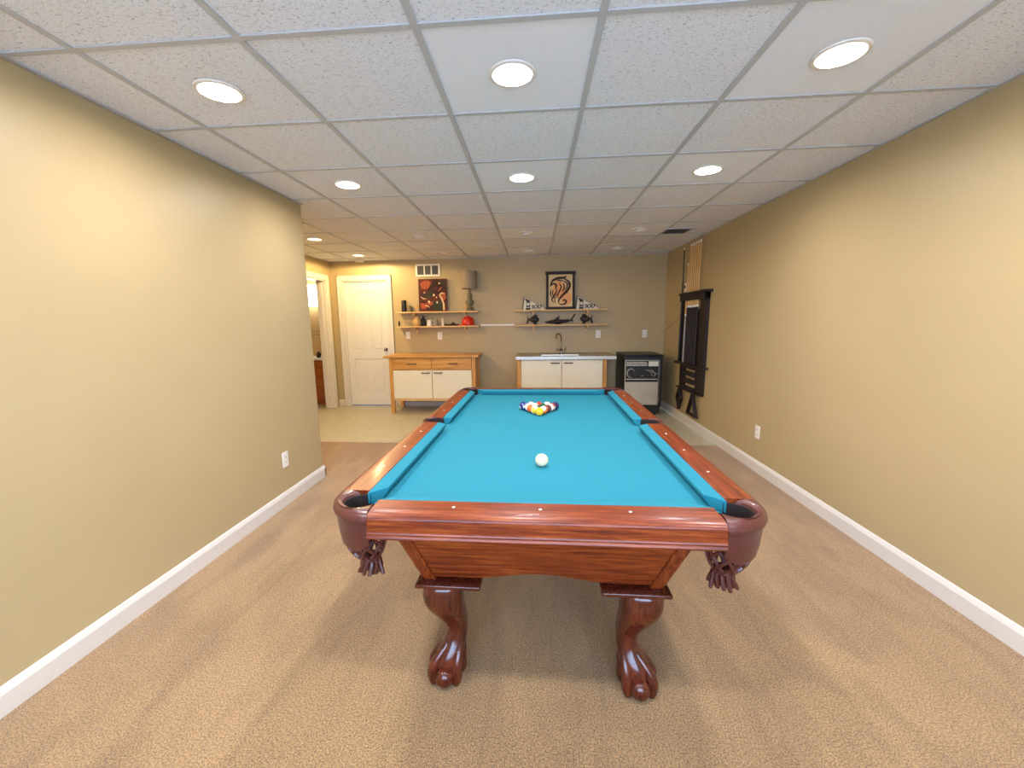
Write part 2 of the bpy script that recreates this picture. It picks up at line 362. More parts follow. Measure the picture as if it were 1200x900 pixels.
for i in range(-6, 4):
    for j in range(-7, 9):
        x0, x1, y0, y1 = GX0+i*T, GX0+(i+1)*T, GY0+j*T, GY0+(j+1)*T
        x0, x1, y0, y1 = max(x0, XH), min(x1, XR), max(y0, YB), min(y1, YF)
        if x1-x0 < 0.02 or y1-y0 < 0.02: continue
        if x1 < XL-0.05 and y1 < 2.5: continue
        cx, cy = (x0+x1)/2, (y0+y1)/2; g = 0.004
        hole = None
        for lx, ly, lit in LIGHTS:
            if x0 < lx < x1 and y0 < ly < y1: hole = (lx-cx, ly-cy)
        smooth_tile = hole is not None and i > -3
        key = (round(x1-x0, 3), round(y1-y0, 3), hole is not None and (round(hole[0], 3), round(hole[1], 3)), smooth_tile, (i*3+j*5) % 4 if not hole else 0)
        if key not in shared:
            hw, hh = (x1-x0)/2-g, (y1-y0)/2-g
            o = obj('ceiling_tile', tile_bm(-hw, hw, -hh, hh, hole), 'tile_smooth' if smooth_tile else 'tile', ceil, (cx, cy, ZT), smooth=False)
            shared[key] = o.data
        else: o = link('ceiling_tile', shared[key], ceil, (cx, cy, ZT))
def tee(length):
    bm = bmesh.new(); wv = 0.012
    box(bm, -wv, wv, -length/2, length/2, 0, 0.005); return bm
for i in range(-6, 4):
    x = GX0+i*T
    if not XH < x < XR: continue
    y0 = YB if x > XL else 2.5
    obj('main_runner', tee(YF-y0), 'grid', ceil, (x, (YF+y0)/2, H), smooth=False)
tees = {}
for j in range(-6, 9):
    y = GY0+j*T
    if not YB < y < YF: continue
    for i in range(-6, 4):
        x0, x1 = max(GX0+i*T, XH), min(GX0+(i+1)*T, XR)
        if x1-x0 < 0.03 or (x1 < XL-0.05 and y < 2.5): continue
        L_ = round(x1-x0-0.024, 3)
        if L_ not in tees: o = obj('cross_tee', tee(L_), 'grid', ceil, ((x0+x1)/2, y, H+0.0006), (0, 0, PI/2), smooth=False); tees[L_] = o.data
        else: link('cross_tee', tees[L_], ceil, ((x0+x1)/2, y, H+0.0006), (0, 0, PI/2))
def angle_trim(name, x0, x1, y0, y1):
    obj('wall_angle', bmx((x0, x1, y0, y1, H-0.001, H+0.006)), 'grid', ceil, smooth=False)
angle_trim('a', XL, XL+0.02, YB, 3.49); angle_trim('b', XR-0.02, XR, YB, YF); angle_trim('c', XH, XR, YF-0.02, YF); angle_trim('d', XH, XH+0.02, 2.5, YF)

# recessed downlights
def downlight(x, y, lit):
    col = 0 if x < -1 else (1 if x < 0.5 else 2)
    if lit == 1: lab = 'lit round recessed ceiling light ' + (('above the claw-footed near end of the pool table', 'above the racked-ball end of the pool table')[y > 2.5] if col == 1 else
        ('by the bare wall, ', 'by the cue rack wall, ')[col == 2] + ('level with the cue ball end', 'level with the racked balls')[y > 2.5])
    elif lit == 2: lab = 'lit round recessed ceiling light ' + ('added out of sight in the side hall behind the bare wall' if y < 4 else ('in the side hall before the doors', 'right in front of the closed white door')[y > 5.5])
    elif lit == 0: lab = 'switched-off round recessed ceiling light ' + (('some way in front of the drawer cabinet', 'right above the wooden drawer cabinet'), ('some way in front of the sink cabinet', 'right above the sink cabinet'), ('beside the square ceiling vent', 'right above the mini fridge'))[col][y > 5.5]
    else: lab = 'lit round recessed ceiling light in the end of the room by the window'
    t = thing('recessed_light', lab, 'ceiling light', (x, y, H), group={1: 'lit recessed lights over the pool table', 2: 'lit recessed lights in the hall corner', 0: 'unlit recessed lights over the kitchenette', 3: 'lit recessed lights by the window'}[lit])
    bm = bmesh.new()
    lathe(bm, [(LR+0.016, 0.004), (LR+0.015, -0.001), (LR+0.009, -0.004), (LR, -0.003), (LR-0.004, 0.004), (LR-0.006, 0.03), (LR-0.008, 0.055), (LR-0.002, 0.056), (LR+0.003, 0.004)], seg=36, cap=False)
    obj('trim_ring', bm, 'ring', t)
    bm = bmesh.new(); lathe(bm, [(LR-0.008, 0.034), (LR-0.020, 0.027), (LR-0.045, 0.022), (0.008, 0.020)], seg=36); obj('lens', bm, 'lens_on' if lit else 'lens_off', t)
    if lit:      # the flood bulb: most of its light goes down, some leaves sideways just below the ceiling
        if lit != 2:
            l = bpy.data.lights.new('downlight', 'AREA'); l.shape = 'DISK'; l.size = 0.142; l.energy = LAMP_W; l.color = LAMP_COL; l.spread = math.radians(170)
            o = bpy.data.objects.new('lamp_glow', l); COL.objects.link(o); o.parent = t; o.location = (0, 0, 0.012)
        l = bpy.data.lights.new('bulb', 'SPOT'); l.spot_size = math.radians(178); l.spot_blend = 0.12; l.shadow_soft_size = 0.03; l.energy = HALL_W if lit == 2 else BULB_W; l.color = HALL_COL if lit == 2 else BULB_COL
        o = bpy.data.objects.new('bulb_glow', l); COL.objects.link(o); o.parent = t; o.location = (0, 0, -0.034)
for a in LIGHTS: downlight(*a)

# ------------------------------------------------------------------ pool table
table = thing('pool_table', 'oak pool table with bright blue cloth, leather net pockets and claw feet', 'pool table', (0.0325, 2.4741, 0), (0, 0, -0.0130))
NX, NY = 0.5588, 1.1176          # cushion noses
ZR, ZB = 0.772, 0.727            # rail top, cloth
PC = (0.607, 1.163); PR = 0.062  # corner pocket
SX, SR = 0.640, 0.058            # side pocket
# bed with pocket notches
def bed_outline():
    pts = []
    def arc(cx, cy, r, a0, a1, n=10): return [(cx+r*math.cos(math.radians(a0+(a1-a0)*i/n)), cy+r*math.sin(math.radians(a0+(a1-a0)*i/n))) for i in range(n+1)]
    for sx, sy in ((1, -1), (1, 1), (-1, 1), (-1, -1)):
        A = arc(PC[0], -PC[1], PR, 200, 70)
        A = [(sx*x, -sy*y) for x, y in A]
        if sx*sy > 0: A = A[::-1]
        pts += A
        if (sx, sy) == (1, -1): pts += arc(SX, 0, SR, 240, 120)
        if (sx, sy) == (-1, 1): pts += arc(-SX, 0, SR, 60, -60)
    return pts
bm = bmesh.new(); bo = bed_outline(); prism(bm, bo, lambda x, y: (x, y, ZB-0.03), lambda x, y: (x, y, ZB)); obj('bed_cloth', bm, 'cloth', table, smooth=False)
# cushions: profile (u outward from nose, z)
CP = [(0.0, ZB+0.029), (0.0, ZB+0.0365), (0.006, ZB+0.0395), (0.050, ZR-0.0012), (0.050, ZB+0.001), (0.016, ZB+0.001)]
def cushion(horizontal, sgn, a0, a1, b0, b1):
    # a: nose extent, b: back extent (angled ends)
    bm = bmesh.new(); rings = []
    for (n0, bk) in ((a0, b0), (a1, b1)):
        ring = []
        for u, z in CP:
            t = n0+(bk-n0)*(u/0.05)
            ring.append((t, sgn*(NY+u), z) if horizontal else (sgn*(NX+u), t, z))
        rings.append(ring)
    loft(bm, rings); return obj('cushion', bm, 'cloth', table, bevel=0.002)
for s in (-1, 1):
    cushion(True, s, -0.488, 0.488, -0.553, 0.553)
    cushion(False, s, -1.045, -0.078, -1.112, -0.060); cushion(False, s, 0.078, 1.045, 0.060, 1.112)
# wooden rails
RP = [(0.050, ZR), (0.118, ZR), (0.136, ZR-0.0015), (0.150, ZR-0.005), (0.158, ZR-0.010), (0.1615, ZR-0.016), (0.162, ZR-0.020), (0.162, ZR-0.056), (0.1655, ZR-0.058), (0.1675, ZR-0.063), (0.1655, ZR-0.067),
      (0.168, ZR-0.070), (0.1695, ZR-0.076), (0.166, ZR-0.082), (0.160, ZR-0.084), (0.050, ZR-0.084)]
def sight(rail, x, y):
    bm = bmesh.new(); lathe(bm, [(0.0052, -0.001), (0.0052, 0.0006), (0.0040, 0.0010)], (x, y, ZR), 12); obj('sight', bm, 'pearl', rail)
def rail(horizontal, sgn, t0, t1, sights):
    bm = bmesh.new()
    loft(bm, [[(t, sgn*(NY+u), z) if horizontal else (sgn*(NX+u), t, z) for u, z in RP] for t in (t0, t1)])
    r = obj('rail', bm, 'oak_x' if horizontal else 'oak_y', table)
    for t in sights: sight(r, *((t, sgn*(NY+0.0937)) if horizontal else (sgn*(NX+0.0937), t)))
D11 = 0.2794
for s in (-1, 1):
    rail(True, s, -0.545, 0.545, (-D11, 0, D11))
    rail(False, s, -1.092, -0.062, (-3*D11, -2*D11, -D11)); rail(False, s, 0.062, 1.092, (3*D11, 2*D11, D11))
# corner pockets
def corner_pocket(sx, sy):
    def P(x, y, z): return (sx*x, -sy*y, z)     # built at +x, -y
    n = 22; oc = (0.545, -1.092); orad = (0.176, 0.190)
    def IO(t):
        ai = math.radians(-152+t*(62+152)); ao = math.radians(-90+t*90)
        I = Vector((PC[0]+PR*math.cos(ai), -PC[1]+PR*math.sin(ai))); O = Vector((oc[0]+orad[0]*math.cos(ao), oc[1]+orad[1]*math.sin(ao)))
        return I, O
    prof = [(0, 0, -0.075), (0, 0, -0.012), (0.004, 0, -0.003), (0.012, 0, 0.001), (0.5, 1, 0.004), (-0.024, 2, 0.002), (-0.010, 2, -0.004), (0.0, 2, -0.014), (0.003, 2, -0.024), (0.0, 2, -0.034), (-0.008, 2, -0.040), (-0.020, 2, -0.040), (-0.020, 2, -0.075)]
    bm = bmesh.new(); rings = []
    for k in range(n+1):
        I, O = IO(k/n); d = (O-I); L = d.length; d.normalize(); ring = []
        for a, mode, z in prof:
            q = I+d*a if mode == 0 else (I+(O-I)*a if mode == 1 else O+d*a)
            ring.append(P(q.x, q.y, ZR+z))
        rings.append(ring)
    loft(bm, rings); c = obj('pocket_casting', bm, 'leather', table)
    # leather shield below the roll
    bm = bmesh.new(); rings = []
    for k in range(n+1):
        t = k/n; I, O = IO(t); d = (O-I).normalized(); e = math.sin(PI*t)
        zb = 0.662-0.030*min(1, e*2.2)
        pr = [(-0.009, ZR-0.040), (-0.008, 0.71), (-0.011, 0.672), (-0.018, zb), (-0.024, zb), (-0.019, 0.672), (-0.015, 0.71), (-0.016, ZR-0.040)]
        rings.append([P((O+d*a).x, (O+d*a).y, z) for a, z in pr])
    loft(bm, rings); obj('shield', bm, 'leather', c)
    # dark liner
    bm = bmesh.new(); A_ = [math.radians(-186+282*k/30) for k in range(31)]
    def lr(r, z): return [P(PC[0]+r*math.cos(a), -PC[1]+r*math.sin(a), ZR+z) for a in A_]
    loft(bm, [lr(PR-0.001, -0.010), lr(PR-0.003, -0.012), lr(PR-0.003, -0.09), lr(PR-0.001, -0.09)], closed=False, cap=False)
    lathe(bm, [(PR, -0.075), (PR+0.002, -0.10), (PR-0.004, -0.125), (PR-0.008, -0.125), (PR-0.004, -0.10), (PR-0.003, -0.075)], P(PC[0], -PC[1], ZR), 24, cap=False)
    obj('liner', bm, 'liner', c)
    # net of leather straps, gathered into a fringe
    bm = bmesh.new(); ns = 8
    ctr = Vector((PC[0], -PC[1]))
    lv = [(0.652, 0.066), (0.625, 0.064), (0.600, 0.058), (0.575, 0.046), (0.556, 0.032)]
    for k in range(ns):
        for dr in (1, -1):
            pts = []
            for j, (z, r) in enumerate(lv):
                a = 2*PI*(k/ns)+dr*j*PI/ns*0.8
                pts.append(P(ctr.x+r*math.cos(a)-0.012*(j/4), ctr.y+r*math.sin(a)+0.012*(j/4), z))
            pts = catmull(pts, 3)
            tube(bm, pts, 0.0058, 6)
    obj('net', bm, 'leather', c)
    bm = bmesh.new()
    c2 = Vector((ctr.x-0.012, ctr.y+0.012))
    lathe(bm, [(0.031, 0.560), (0.036, 0.553), (0.031, 0.545), (0.026, 0.548)], P(c2.x, c2.y, 0), 16, cap=False)
    rnd = random.Random(int(sx*3+sy+9))
    for k in range(22):
        a = 2*PI*k/22; r0 = 0.026 if k % 2 else 0.014; fl = rnd.uniform(0.8, 1.5)
        pts = [P(c2.x+r0*math.cos(a), c2.y+r0*math.sin(a), 0.556), P(c2.x+r0*1.15*math.cos(a), c2.y+r0*1.15*math.sin(a), 0.535), P(c2.x+r0*fl*1.3*math.cos(a+0.2), c2.y+r0*fl*1.3*math.sin(a+0.2), 0.497+rnd.uniform(-0.008, 0.012))]
        tube(bm, catmull(pts, 2), [0.0075]*4+[0.006], 6)
    obj('fringe', bm, 'leather', c)
for sx in (-1, 1):
    for sy in (1, -1): corner_pocket(sx, sy)
def side_pocket(sx):
    bm = bmesh.new(); rings = []; n = 16
    prof = [(0, 0, -0.075), (0, 0, -0.010), (0.004, 0, -0.001), (0.5, 1, 0.0035), (-0.016, 2, 0.001), (-0.004, 2, -0.008), (0.0, 2, -0.020), (0.0, 2, -0.075)]
    for k in range(n+1):
        t = k/n; ai = math.radians(-88+176*t)
        I = Vector((SX+SR*math.cos(ai), SR*math.sin(ai))); O = Vector((0.676+0.048*math.cos(ai)**0.6 if math.cos(ai) > 0 else 0.676, 0.062*(-1+2*t)))
        d = (O-I); d = d.normalized() if d.length > 1e-6 else Vector((1, 0)); ring = []
        for a, mode, z in prof:
            q = I+d*a if mode == 0 else (I+(O-I)*a if mode == 1 else O+d*a)
            ring.append((sx*q.x, q.y, ZR+z))
        rings.append(ring)
    loft(bm, rings); c = obj('side_pocket_casting', bm, 'leather', table)
    bm = bmesh.new(); U = [(0.600, -SR+0.002)]+[(SX+(SR-0.002)*math.cos(math.radians(a)), (SR-0.002)*math.sin(math.radians(a))) for a in range(-90, 91, 12)]+[(0.600, SR-0.002)]
    loft(bm, [[(sx*x, y, ZR+z) for x, y in U] for z in (-0.006, -0.11)], closed=False, cap=False); obj('liner', bm, 'liner', c)
    bm = bmesh.new()
    for k in range(8):
        for dr in (1, -1):
            pts = [(sx*(SX-0.01*j+0.0)+r*math.cos(2*PI*k/8+dr*j*0.32), r*math.sin(2*PI*k/8+dr*j*0.32), z) for j, (z, r) in enumerate([(0.70, 0.056), (0.655, 0.056), (0.62, 0.052), (0.59, 0.042), (0.565, 0.03)])]
            tube(bm, catmull(pts, 2), 0.0055, 6)
    obj('net', bm, 'leather', c)
for sx in (-1, 1): side_pocket(sx)
# cabinet: four tapered panels, corner posts, floor frame
ZT0, ZT1 = 0.432, 0.690
def taper(z): return (z-ZT0)/(ZT1-ZT0)
BX0, BX1, BYb, BYt = 0.425, 0.520, 1.085, 1.165
def end_panel(s):
    bm = bmesh.new(); n = 24; hw0, hw1 = BX0, BX1
    bot = []
    for k in range(n+1):
        x = -hw0+2*hw0*k/n; z = ZT0+0.012
        if abs(x) < 0.25: z += 0.030*(math.cos(PI*x/0.25)+1)/2
        bot.append((x, z))
    poly = bot+[(hw1, ZT1), (-hw1, ZT1)]
    prism(bm, poly, lambda x, z: (x, s*(BYb+(BYt-BYb)*taper(z)), z), lambda x, z: (x, s*(BYb-0.022+(BYt-BYb)*taper(z)), z))
    obj('end_panel', bm, 'oak_x', table, smooth=False)
def side_panel(s):
    bm = bmesh.new(); n = 32; hw0 = BYb-0.024
    bot = []
    for k in range(n+1):
        y = -hw0+2*hw0*k/n; z = ZT0+0.012
        if abs(y) < 0.8: z += 0.030*(math.cos(PI*y/0.8)+1)/2
        bot.append((y, z))
    poly = bot+[(BYt-0.024, ZT1), (-BYt+0.024, ZT1)]
    prism(bm, poly, lambda y, z: (s*(BX0+(BX1-BX0)*taper(z)), y, z), lambda y, z: (s*(BX0-0.022+(BX1-BX0)*taper(z)), y, z))
    obj('side_panel', bm, 'oak_y', table, smooth=False)
for s in (-1, 1): end_panel(s); side_panel(s)
for sx in (-1, 1):
    for sy in (-1, 1):
        bm = bmesh.new(); e = 0.008; wv = 0.052
        def sec(z, off, k):
            X = BX0+(BX1-BX0)*taper(z)+e; Y = BYb+(BYt-BYb)*taper(z)+e
            return [(sx*(X-wv), sy*Y, z), (sx*(X-0.010), sy*Y, z), (sx*X, sy*(Y-0.010), z), (sx*X, sy*(Y-wv), z), (sx*(X-0.026), sy*(Y-wv), z), (sx*(X-0.026), sy*(Y-0.026), z), (sx*(X-wv), sy*(Y-0.026), z)]
        loft(bm, [sec(ZT0, 0, 0), sec(ZT1, 0, 0)]); obj('corner_post', bm, 'oak_z', table, bevel=0.003)
obj('slate_frame', bmx((-0.50, 0.50, -1.12, 1.12, 0.662, 0.698)), 'oak_y', table, smooth=False)
# legs: cabriole with claw and ball foot
def leg(sx, sy):
    ox, oy = sx*0.372, sy*1.035
    def rr(c, hw, hd, z, n=20, e=3.2):
        ring = []
        for k in range(n):
            a = 2*PI*k/n; cx, sn = math.cos(a), math.sin(a)
            r = (abs(cx)**e+abs(sn)**e)**(-1/e)
            ring.append((c[0]+hw*r*cx, c[1]+hd*r*sn, z))
        return ring
    # (z, outward x shift, outward y shift, half x, half y)
    K = [(0.416, -0.004, 0.002, 0.068, 0.066), (0.395, -0.003, 0.005, 0.071, 0.069), (0.360, -0.004, 0.010, 0.076, 0.074), (0.325, -0.008, 0.010, 0.074, 0.072), (0.290, -0.018, 0.002, 0.066, 0.064), (0.250, -0.035, -0.012, 0.053, 0.052), (0.215, -0.046, -0.022, 0.043, 0.043),
         (0.185, -0.049, -0.024, 0.039, 0.039), (0.155, -0.044, -0.018, 0.042, 0.043), (0.125, -0.032, -0.006, 0.050, 0.052), (0.095, -0.020, 0.006, 0.056, 0.060), (0.060, -0.012, 0.014, 0.058, 0.062), (0.030, -0.010, 0.012, 0.054, 0.054), (0.0, -0.010, 0.008, 0.046, 0.044)]
    bm = bmesh.new()
    loft(bm, [rr((ox+sx*a, oy+sy*b), c, d, z, e=2.9 if z > 0.2 else 2.2) for z, a, b, c, d in K][::-1])
    L = obj('leg', bm, 'leg', table, sub=1)
    fx, fy = ox-sx*0.012, oy+sy*0.016
    bm = bmesh.new(); sphere(bm, (fx, fy+sy*0.050, 0.038), 0.038, 20, 12); obj('foot_ball', bm, 'leg', L)
    for ax, ay, w_ in ((0.046, 0.040, 0.019), (-0.046, 0.040, 0.019), (0.056, -0.012, 0.017), (-0.056, -0.012, 0.017), (0.0, -0.052, 0.018)):
        bm = bmesh.new()
        st = Vector((ox-sx*0.044+ax*0.42, oy+sy*(-0.016+ay*0.50), 0.150))
        m1 = Vector((ox-sx*0.028+ax*0.72, oy+sy*(0.000+ay*0.86), 0.112)); kn = Vector((fx+ax*0.98, fy+sy*ay*1.02, 0.068)); k2 = Vector((fx+ax*1.00, fy+sy*ay*1.16, 0.036)); tip = Vector((fx+ax*0.86, fy+sy*ay*1.22, 0.010))
        pp = catmull([st, m1, kn, k2, tip], 4); n_ = len(pp)
        tube(bm, pp, [w_*(0.45+0.60*math.sin(PI*(0.10+0.72*i/(n_-1)))) for i in range(n_)], 10)
        obj('claw', bm, 'leg', L)
    bm = bmesh.new()
    x0, x1, y0, y1 = 0.212, 0.452, 0.900, 1.128
    poly = [(x0, y0), (x1, y0), (x1, y1), (x0, y1)]
    box(bm, min(sx*x0, sx*x1), max(sx*x0, sx*x1), min(sy*y0, sy*y1), max(sy*y0, sy*y1), 0.415, 0.4325)
    obj('leg_plate', bm, 'leg', table, bevel=0.007, seg=4)
for sx in (-1, 1):
    for sy in (-1, 1): leg(sx, sy)

# ------------------------------------------------------------------ balls
BR = 0.0286
def ball_mat(name, c, stripe):
    m, nt, b = new_mat(name)
    ivory = s2l(246, 236, 210)
    tc = nt.nodes.new('ShaderNodeTexCoord'); sp = nt.nodes.new('ShaderNodeSeparateXYZ'); nt.links.new(tc.outputs['Object'], sp.inputs[0])
    ab = nt.nodes.new('ShaderNodeMath'); ab.operation = 'ABSOLUTE'; nt.links.new(sp.outputs['Z'], ab.inputs[0])
    gt = nt.nodes.new('ShaderNodeMath'); gt.operation = 'GREATER_THAN'; nt.links.new(ab.outputs[0], gt.inputs[0]); gt.inputs[1].default_value = 0.0150 if stripe else 1.0
    # number spot on the +x side and -x side
    ax = nt.nodes.new('ShaderNodeMath'); ax.operation = 'ABSOLUTE'; nt.links.new(sp.outputs['X'], ax.inputs[0])
    g2 = nt.nodes.new('ShaderNodeMath'); g2.operation = 'GREATER_THAN'; nt.links.new(ax.outputs[0], g2.inputs[0]); g2.inputs[1].default_value = 0.0262
    mx = nt.nodes.new('ShaderNodeMath'); mx.operation = 'MAXIMUM'; nt.links.new(gt.outputs[0], mx.inputs[0]); nt.links.new(g2.outputs[0], mx.inputs[1])
    nt.links.new(mixc(nt, mx.outputs[0], c, ivory), b.inputs['Base Color'])
    b.inputs['Roughness'].default_value = 0.12; b.inputs['Coat Weight'].default_value = 0.5
    return m
def ball_obj(loc, m, rot, label, group=None):
    bm = bmesh.new(); sphere(bm, (0, 0, 0), BR, 32, 20)
    return tag(obj('billiard_ball', bm, m, None, loc, rot), label, 'ball', group)
tm = Matrix.Translation((0.0325, 2.4741, 0)) @ Matrix.Rotation(-0.0130, 4, 'Z')
tag(obj('cue_ball', (lambda b: (sphere(b, (0, 0, 0), BR, 32, 20), b)[1])(bmesh.new()), plain('ivory_ball', s2l(232, 212, 170), 0.15, var=0.01, coat=0.4), None, (0.030, 1.792, ZB+BR)), 'plain ivory cue ball alone on the blue cloth', 'ball')
Y_, B_, R_, P_, O_, G_, Br, K_ = s2l(240, 188, 24), s2l(14, 32, 110), s2l(190, 40, 28), s2l(40, 24, 70), s2l(226, 104, 30), s2l(16, 84, 52), s2l(104, 44, 24), s2l(14, 14, 16)
rows = [[('yellow', Y_, 0)], [('yellow', Y_, 1), ('orange', O_, 1)], [('orange', O_, 0), ('black', K_, 0), ('maroon', Br, 0)],
        [('blue', B_, 1), ('green', G_, 1), ('green', G_, 0), ('red', R_, 1)], [('blue', B_, 0), ('maroon', Br, 1), ('red', R_, 0), ('purple', P_, 1), ('purple', P_, 0)]]
rotv = {('blue', 1): (1.4, 0.2, 0.5), ('red', 1): (1.5, 0.1, -0.4), ('yellow', 1): (0.5, 0.9, 0.3), ('orange', 1): (0.6, -0.7, 0.2), ('green', 1): (0.1, 0.5, 0), ('maroon', 1): (0.3, 0.2, 0), ('purple', 1): (0.2, -0.3, 0)}
for r, row in enumerate(rows):
    for k, (cn, c, st) in enumerate(row):
        p = Vector((0.030+(k-r/2)*0.0574, 2.795+r*0.0497, ZB+BR))
        where = 'at the apex of the racked triangle' if r == 0 else 'in the racked triangle of balls'
        lab = f'{cn} and white striped billiard ball {where}' if st else f'solid {cn} billiard ball {where}'
        ball_obj(p, ball_mat(f'{cn}_{"striped" if st else "solid"}_ball', c, st), rotv.get((cn, st), (random.uniform(-.6, .6), random.uniform(2, 4), random.uniform(0, 1))), lab, 'racked billiard balls')

# ------------------------------------------------------------------ doors
def casing(bm, axis, pos, a0, a1, ztop, wd=0.072, th=0.018, sgn=-1):
    # flat casing with a stepped edge around an opening; axis 'x': wall plane y=pos, 'y': wall plane x=pos
    def bx(u0, u1, z0, z1, t):
        p, q = sorted((pos, pos+sgn*t))
        box(bm, u0, u1, p, q, z0, z1) if axis == 'x' else box(bm, p, q, u0, u1, z0, z1)
    bx(a0-wd, a0, 0, ztop+wd, th); bx(a1, a1+wd, 0, ztop+wd, th); bx(a0, a1, ztop, ztop+wd, th)
    bx(a0-wd, a0-wd+0.02, 0, ztop+wd, th+0.006); bx(a1+wd-0.02, a1+wd, 0, ztop+wd, th+0.006); bx(a0-wd, a1+wd, ztop+wd-0.02, ztop+wd, th+0.006)
bm = bmesh.new(); casing(bm, 'x', YF, DX0, DX1, DZ)
struct(obj('trim_2', bm, 'trim', smooth=False), 'white casing around the closed panelled door', 'door casing')
door = bpy.data.objects.new('door_1', None); COL.objects.link(door); door.location = (DX0, YF+0.035, 0)
struct(door, 'closed white panelled door with an arched upper panel and dark knob', 'door')
dw = DX1-DX0
obj('jamb', bmx((0, 0.018, -0.035, 0.08, 0, DZ), (dw-0.018, dw, -0.035, 0.08, 0, DZ), (0.018, dw-0.018, -0.035, 0.08, DZ-0.018, DZ)), 'trim', door, smooth=False)
x0, x1, z0, z1 = 0.02, dw-0.02, 0.012, DZ-0.02
st = 0.10; mid = (x0+x1)/2; rails_z = [z0, 0.24, 0.80, 0.92, z1-0.14, z1]
def arch_z(x, base, rise): return base+rise*math.cos(PI*(x-mid)/(x1-x0-2*st))
bm = bmesh.new()
box(bm, x0, x1, 0.012, 0.035, z0, z1)                                             # recessed back sheet
box(bm, x0, x0+st, 0, 0.012, z0, z1); box(bm, x1-st, x1, 0, 0.012, z0, z1)
box(bm, x0+st, x1-st, 0, 0.012, z0, 0.22); box(bm, x0+st, x1-st, 0, 0.012, 0.78, 0.92)
box(bm, mid-0.05, mid+0.05, 0, 0.012, 0.22, 0.78); box(bm, mid-0.05, mid+0.05, 0, 0.012, 0.92, 1.62)
N = 16
for k in range(N):
    xa, xb = x0+st+(x1-x0-2*st)*k/N, x0+st+(x1-x0-2*st)*(k+1)/N
    prism(bm, [(xa, arch_z(xa, z1-0.24, 0.09)), (xb, arch_z(xb, z1-0.24, 0.09)), (xb, z1), (xa, z1)], lambda x, z: (x, 0.0, z), lambda x, z: (x, 0.012, z))
obj('slab', bm, 'door', door, smooth=False)
for (xa, xb, za, zb) in ((x0+st, mid-0.05, 0.22, 0.78), (mid+0.05, x1-st, 0.22, 0.78)):
    g = 0.028; obj('panel', bmx((xa+g, xb-g, 0.003, 0.013, za+g, zb-g)), 'door', door, bevel=0.006)
for (xa, xb) in ((x0+st, mid-0.05), (mid+0.05, x1-st)):
    bm = bmesh.new(); g = 0.028; P = [(xb-g, 0.92+g), (xa+g, 0.92+g)]
    P += [(xa+g+(xb-xa-2*g)*k/10, arch_z(xa+g+(xb-xa-2*g)*k/10, z1-0.24, 0.09)-g) for k in range(11)]
    prism(bm, P, lambda x, z: (x, 0.003, z), lambda x, z: (x, 0.013, z)); obj('panel', bm, 'door', door, bevel=0.006)
bm = bmesh.new(); cyl(bm, (x1-0.065, 0, 0.93), (x1-0.065, -0.006, 0.93), 0.028); cyl(bm, (x1-0.065, -0.006, 0.93), (x1-0.065, -0.035, 0.93), 0.010); sphere(bm, (x1-0.065, -0.046, 0.93), 0.026, 16, 10, (1, 0.8, 1))
obj('knob', bm, 'chrome', door)
obj('gap_shade_strip', bmx((0.0, dw, -0.01, 0.06, 0.0, 0.008)), 'black', door, smooth=False)  # black strip painting in the shade of the gap under the door
# bathroom doorway
bm = bmesh.new(); casing(bm, 'y', XH, BY0, BY1, 2.03, sgn=1)
struct(obj('trim_3', bm, 'trim', smooth=False), 'white casing around the open bathroom doorway', 'door casing')
struct(obj('trim_4', bmx((XH-0.14, XH, BY1-0.018, BY1, 0, 2.03), (XH-0.14, XH, BY0, BY0+0.018, 0, 2.03), (XH-0.14, XH, BY0, BY1, 2.012, 2.03), (XH-0.09, XH-0.05, BY1-0.03, BY1-0.018, 0, 2.012)), 'trim', smooth=False), 'white jamb lining the bathroom doorway', 'door jamb')
# bathroom
for nm, bx_, lb in (('wall_bathroom_far', (-4.6, XH-0.14, 7.25, 7.37, 0, H), 'warm tan bathroom wall behind the vanity'), ('wall_bathroom_left', (-4.72, -4.6, 5.2, 7.37, 0, H), 'warm tan outer bathroom wall'),
                    ('wall_bathroom_near', (-4.6, XH-0.14, 5.08, 5.2, 0, H), 'warm tan bathroom wall facing the vanity'), ('wall_bathroom_right', (XH-0.14, XH-0.02, YF+0.12, 7.37, 0, H), 'short warm tan bathroom wall beside the vanity')):
    struct(obj(nm, bmx(bx_), 'bath_wall', smooth=False), lb, 'wall')
struct(obj('ceiling_bathroom', bmx((-4.72, XH-0.02, 5.08, 7.37, H, H+0.05)), 'trim', smooth=False), 'white bathroom ceiling', 'ceiling')
van = thing('bathroom_vanity', 'honey oak bathroom vanity with drawers under a white top', 'vanity', (-3.95, 6.98, 0))
obj('body', bmx((-0.5, 0.55, -0.24, 0.26, 0.09, 0.76), (-0.47, 0.52, -0.19, 0.26, 0.0, 0.09)), 'vanity', van, bevel=0.003)
for (za, zb) in ((0.12, 0.29), (0.31, 0.47), (0.49, 0.62), (0.64, 0.745)):
    for (xa, xb) in ((-0.47, 0.02), (0.05, 0.53)):
        d_ = obj('drawer', bmx((xa, xb, -0.258, -0.24, za, zb)), 'vanity', van, bevel=0.004)
        bm = bmesh.new(); cyl(bm, ((xa+xb)/2, -0.258, (za+zb)/2), ((xa+xb)/2, -0.28, (za+zb)/2), 0.012); obj('knob', bm, 'chrome', d_)
obj('counter', bmx((-0.52, 0.56, -0.27, 0.265, 0.76, 0.80)), 'mug', van, bevel=0.006)
